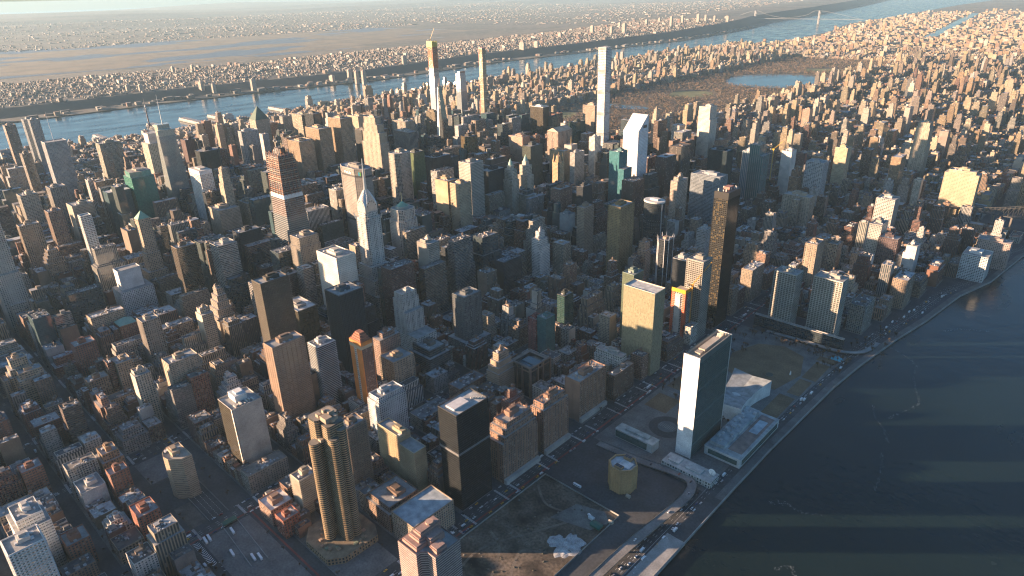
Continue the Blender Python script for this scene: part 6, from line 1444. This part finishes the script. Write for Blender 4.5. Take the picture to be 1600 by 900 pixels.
# ---------------------------------------------------------------- bare trees
def tree_mesh(seed):
    r_ = random.Random(seed); m = MB(); Hh = r_.uniform(9, 13)
    def limb(p, d, L, rad, dep):
        q = p+d*L; m.bar(p, q, rad, 0)
        if dep == 0:
            for _ in range(6):
                e_ = (d+Vector((r_.uniform(-1, 1), r_.uniform(-1, 1), r_.uniform(-.3, .8)))*.9).normalized(); a_ = p+d*L*r_.random(); s_ = e_.cross(Vector((0, 0, 1)))*.16; t__ = a_+e_*r_.uniform(1.2, 2.4)
                m.face([tuple(a_-s_), tuple(a_+s_), tuple(t__)], 1); m.face([tuple(a_), tuple((a_+t__)/2+s_*4), tuple(t__+Vector((0, 0, .5)))], 1)
            return
        for _ in range(3 if dep > 1 else 4):
            e_ = (d+Vector((r_.uniform(-1, 1), r_.uniform(-1, 1), r_.uniform(-.1, .7)))*.75).normalized(); limb(p+d*L*r_.uniform(.6, 1), e_, L*.72, rad*.55, dep-1)
    limb(Vector((0, 0, 0)), Vector((0, 0, 1)), Hh*.3, .28, 3)
    return m
TM = []
for k in range(6):
    mm = tree_mesh(k); tr = MB(); cr = MB()
    for f, c_, mi in zip(mm.f, mm.c, mm.m):
        (cr if mi else tr).face([mm.v[i_] for i_ in f], 0)
    lower = MB(); TM.append((tr.mesh('trunk', [BARK]), cr.mesh('crown', [TWIG])))
rt = random.Random(3); places = []
def scatter(n, x0, x1, y0, y1, where):
    k = 0
    while k < n:
        x, y = rt.uniform(x0, x1), rt.uniform(y0, y1); k += 1
        if not hit(x, x, y, y, 1): places.append((x, y, where))
LFOOT = [f for f in FOOT if not (f[1]-f[0] > 200 and f[3]-f[2] > 800)]; FOOT = LFOOT
scatter(42, 1086, 1135, 300, 465, 'at the left edge of the brown lawn'); scatter(46, 1140, 1290, 440, 474, 'along the far edge of the brown lawn'); scatter(16, 1240, 1288, 400, 450, 'around the blue roofed tent')
scatter(20, 1086, 1130, 165, 300, 'between the avenue and the low hall'); scatter(40, 1004, 1054, -396, -322, 'in the small park right of the curved golden tower'); scatter(30, 940, 1010, -420, -396, 'at the foot of the curved golden tower'); scatter(26, 1000, 1060, -420, -380, 'beside the pink striped tower'); scatter(18, 850, 935, -500, YS[36]+9, 'by the tunnel road at the bottom')
scatter(18, 1262, 1330, 500, 640, 'by the riverside highway near the gridded pair'); scatter(16, 1030, 1056, 60, 140, 'on the terrace behind the brick trio'); scatter(12, 1190, 1232, 140, 160, 'beside the saddle roofed hall')
for s in range(35, 58):
    for ax, ah in AVE[8:13]:
        for (a_, ha), (b_, hb) in [((ax, ah), AVE[AVE.index((ax, ah))+1])]:
            for sg in (-1, 1):
                x = a_+ha+6
                while x < b_-hb-4:
                    yy = YS[s]+sg*(sw(s)/2+1.3)
                    if rt.random() < .34 and inview(x, yy, 0, 0) and math.hypot(x-CAM.x, yy-CAM.y) < 1500: places.append((x, yy, 'S%d' % s))
                    x += rt.uniform(9, 14)
seen = {}
for x, y, wh in places[:284]+sorted(places[284:], key=lambda p_: (p_[0]-CAM.x)**2+(p_[1]-CAM.y)**2)[:16]:
    tr, cr = TM[rt.randrange(6)]; sc = rt.uniform(.7, 1.15) if not wh.startswith('S') else rt.uniform(.5, .75)
    if wh.startswith('S'):
        q = proj(x, y, 5); c_ = min(LMP, key=lambda l: (l[1][0]-q[0])**2+(l[1][1]-q[1])**2)
        lab = 'small bare street tree on the pavement near %s' % c_[0]; gp = 'bare street trees near %s' % c_[0]
    else: lab = '%s bare tree standing %s' % ('tall' if sc > 1 else 'small' if sc < .85 else 'middling', wh); gp = 'bare trees %s' % wh
    o = link('bare_tree', tr, None, (x, y, .15), label=lab, cat='tree', group=gp); o.scale = (sc, sc, sc); o.rotation_euler = (0, 0, rt.uniform(0, 6.28)); link('crown', cr, o)
# ---------------------------------------------------------------- vehicles
def car_mesh(kind, col):
    m = MB()
    L, w_, h = {'car': (4.6, 1.85, 1.45), 'van': (5.8, 2.1, 2.3), 'bus': (12, 2.6, 3.1), 'truck': (8, 2.5, 3.2)}[kind]; a_ = L/2; b_ = w_/2
    if kind == 'car':
        m.prism(rect(-b_, b_, -a_, a_), .35, .92, 0, col, top=rect(-b_*.96, b_*.96, -a_*.97, a_*.97), rmi=0); m.prism(rect(-b_*.92, b_*.92, -a_*.55, a_*.42), .92, h, 1, (.03, .035, .04), top=rect(-b_*.74, b_*.74, -a_*.34, a_*.22), rmi=0, rcol=col)
    else:
        m.box(-b_, b_, -a_, a_*.62 if kind != 'bus' else a_, .45, h, 0, col); m.box(-b_-.02, b_+.02, -a_*.9, a_*.55 if kind != 'bus' else a_*.92, h*.52, h*.8, 1, (.03, .035, .04))
        if kind != 'bus': m.prism(rect(-b_, b_, a_*.62+.02, a_), .45, h*.8, 0, col, top=rect(-b_*.95, b_*.95, a_*.62+.02, a_*.82), rmi=0)
    for sx in (-1, 1):
        for y in (-a_*.62, a_*.62): m.box(sx*b_*.9-.12, sx*b_*.9+.12, y-.34, y+.34, 0, .68, 2, (.02, .02, .02))
    return m.mesh(kind, [PAINTM, GLASSM, STONE])
PAINTM = stone_mat('car_paint', .35, .08, .3); GLASSM = stone_mat('car_glass', .08, .1, .3)
CC = [((.7, .7, .7), 'white'), ((.03, .03, .035), 'black'), ((.3, .3, .31), 'grey'), ((.5, .5, .5), 'silver'), ((.62, .34, .02), 'yellow'), ((.25, .03, .03), 'red'), ((.04, .07, .16), 'blue')]
VM = {(k, n_): car_mesh(k, c_) for k in ('car', 'van', 'bus', 'truck') for c_, n_ in CC}
rv = random.Random(9); NV = {}
def near_lm(x, y):
    q = proj(x, y, 2); return min(LMP, key=lambda l: (l[1][0]-q[0])**2+(l[1][1]-q[1])**2)[0]
def veh(x, y, z, ang, where, kinds=('car',)*7+('van', 'car', 'truck')):
    k = rv.choice(kinds); NV[k] = NV.get(k, 0)+1
    if NV[k] > {'car': 560, 'van': 90, 'truck': 90, 'bus': 40}[k]: return
    if k == 'car' and ('parked' in where):
        NV['p'] = NV.get('p', 0)+1
        if NV['p'] > 280: return
    c_ = rv.choices([n_ for _, n_ in CC], (5, 5, 4, 3, 2, 1, 1))[0]
    if k in ('bus', 'truck'): c_ = 'white'
    act = 'parked' if 'parked' in where else 'driving'; road = ' on the riverside highway' if 'highway' in where else ' on the elevated ramp' if 'ramp' in where else ''; where = '%s%s near %s' % (act, road, near_lm(x, y))
    o = link('parked_car' if 'parked' in where and k == 'car' else k, VM[k, c_], None, (x, y, z), label='%s %s %s' % (c_, k, where), cat=k, group='%s %ss %s' % (c_, k, where)); o.rotation_euler = (0, 0, ang)
y = -415
while y < 900:
    for off in (-19, -22.6, -31, -34.6, -38):
        if (0 < y < 480 and off < -25) or 50 < y < 210: continue
        if rv.random() < (.55 if off > -25 else .3) and inview(interp(ESHORE, y)+off, y, 0, 5): veh(interp(ESHORE, y)+off+.2, y+rv.uniform(-3, 3), .02, 0, 'driving on the riverside highway')
    y += rv.uniform(9, 19)
for x0_, y0_, z0_ in RAMP[4:-4:5]: veh(x0_, y0_, z0_, 0, 'driving on the curved elevated ramp', ('car',))
for ax, ah, y0_, y1_, nm in ((1067, 15, -420, 700, 'on the wide avenue beside the white ended slab'), (838, 15, -560, 500, 'on the avenue behind the golden balcony slab'), (622, 15, -640, 300, 'on the avenue left of the large brown tower'), (467, 11, -640, 0, 'on the narrow avenue at the left')):
    y = y0_
    while y < y1_:
        for off in (-ah+3.2, -3.4, 0, 3.4, ah-3.2):
            par = abs(off) > 5
            if rv.random() < (.6 if par else .22) and inview(ax+off, y, 0, 0): veh(ax+off, y+rv.uniform(-2, 2), .02, 0, ('parked ' if par else 'driving ')+nm, ('car',)*9+('van', 'bus' if not par else 'car'))
        y += rv.uniform(7, 12)
for s in range(35, 46):
    for a_, b_ in ((640, 820), (856, 1048), (482, 604)):
        x = a_
        while x < b_:
            for off in (-sw(s)/2+2.6, sw(s)/2-2.6):
                if 36 < s <= 37 and a_ == 640: continue
                if rv.random() < .2 and inview(x, YS[s], 0, 0): veh(x, YS[s]+off*.72, .02, RD(90), 'parked on the %s' % {640: 'side streets around the blank sided tower', 856: 'side streets around the golden balcony slab', 482: 'side streets around the slender white tower'}[a_])
            x += rv.uniform(6, 10)
for k in range(16): veh(1106+(k % 8)*9, -50-(k//8)*8, .18, 0, 'parked in the asphalt lot beside the tan octagonal building')
veh(1176, -132, .2, 1.2, 'parked by the dark green shed', ('truck',)); veh(1130, -98, .05, RD(90), 'driving past the tan octagonal building', ('bus',))
for k in range(34): veh(704+(k*3.7) % 118, yc+(-5, .5, 7, 12.5)[k % 4], .06, RD(90), 'driving on the sunken tunnel road', ('car', 'car', 'van'))
for k in range(18): veh(856+(k*4.9) % 78, yc+(-22, -12, 3, 9)[k % 4]-k*.3, .06, RD(84), 'driving on the tunnel road mouth', ('car', 'car', 'bus'))
# foam streaks on the river
m = MB(); rf = random.Random(4)
for path in ([(1320, 560), (1350, 545), (1372, 520), (1378, 480), (1392, 440), (1406, 405), (1398, 370), (1384, 330)], [(1356, 350), (1366, 322), (1384, 300), (1400, 268)], [(1375, 690), (1400, 720), (1440, 740)], [(1330, 40), (1345, 52), (1362, 48), (1384, 60)], [(1400, 240), (1412, 200), (1420, 150)], [(1378, -60), (1390, -44), (1400, -60)]):
    P_ = smooth([(x, y, 0) for x, y in path], 14)
    for x, y, _ in P_:
        for k in range(6):
            a_, b_ = x+rf.gauss(0, 1.3), y+rf.gauss(0, 1.3); s_ = rf.uniform(.2, .9)
            if rf.random() < .3: m.face([(a_-s_, b_-s_*.4, -2.6), (a_+s_*.9, b_-s_*.5, -2.6), (a_+s_*.3, b_+s_*.8, -2.6)])
m.build('foam', FOAM, kind='stuff', label='thin wandering lines of foam on the dark river', cat='foam')
# small boat wakes are left to the water material; a few sailing boats off the far bank
# ---------------------------------------------------------------- haze
m = MB(); X0, X1, Y0, Y1, Z0_, Z1_ = -46000, 16500, -9000, 45500, -6, 640
q = [(X0, Y0), (X1, Y0), (X1, Y1), (X0, Y1)]
m.face([(*p_, Z1_) for p_ in q]); m.face([(*p_, Z0_) for p_ in reversed(q)])
for i in range(4): a_, b_ = q[i], q[(i+1) % 4]; m.face([(*a_, Z0_), (*b_, Z0_), (*b_, Z1_), (*a_, Z1_)])
hm = bpy.data.materials.new('haze'); hm.use_nodes = True; t = hm.node_tree; t.nodes.clear(); o_ = t.nodes.new('ShaderNodeOutputMaterial'); pv = t.nodes.new('ShaderNodeVolumePrincipled')
pv.inputs['Color'].default_value = (.54, .82, 1.0, 1); pv.inputs['Density'].default_value = 1.8e-5; pv.inputs['Anisotropy'].default_value = .1
t.links.new(pv.outputs[0], o_.inputs['Volume']); hz = m.build('haze', hm, kind='stuff', label='pale blue haze over the whole city', cat='haze')
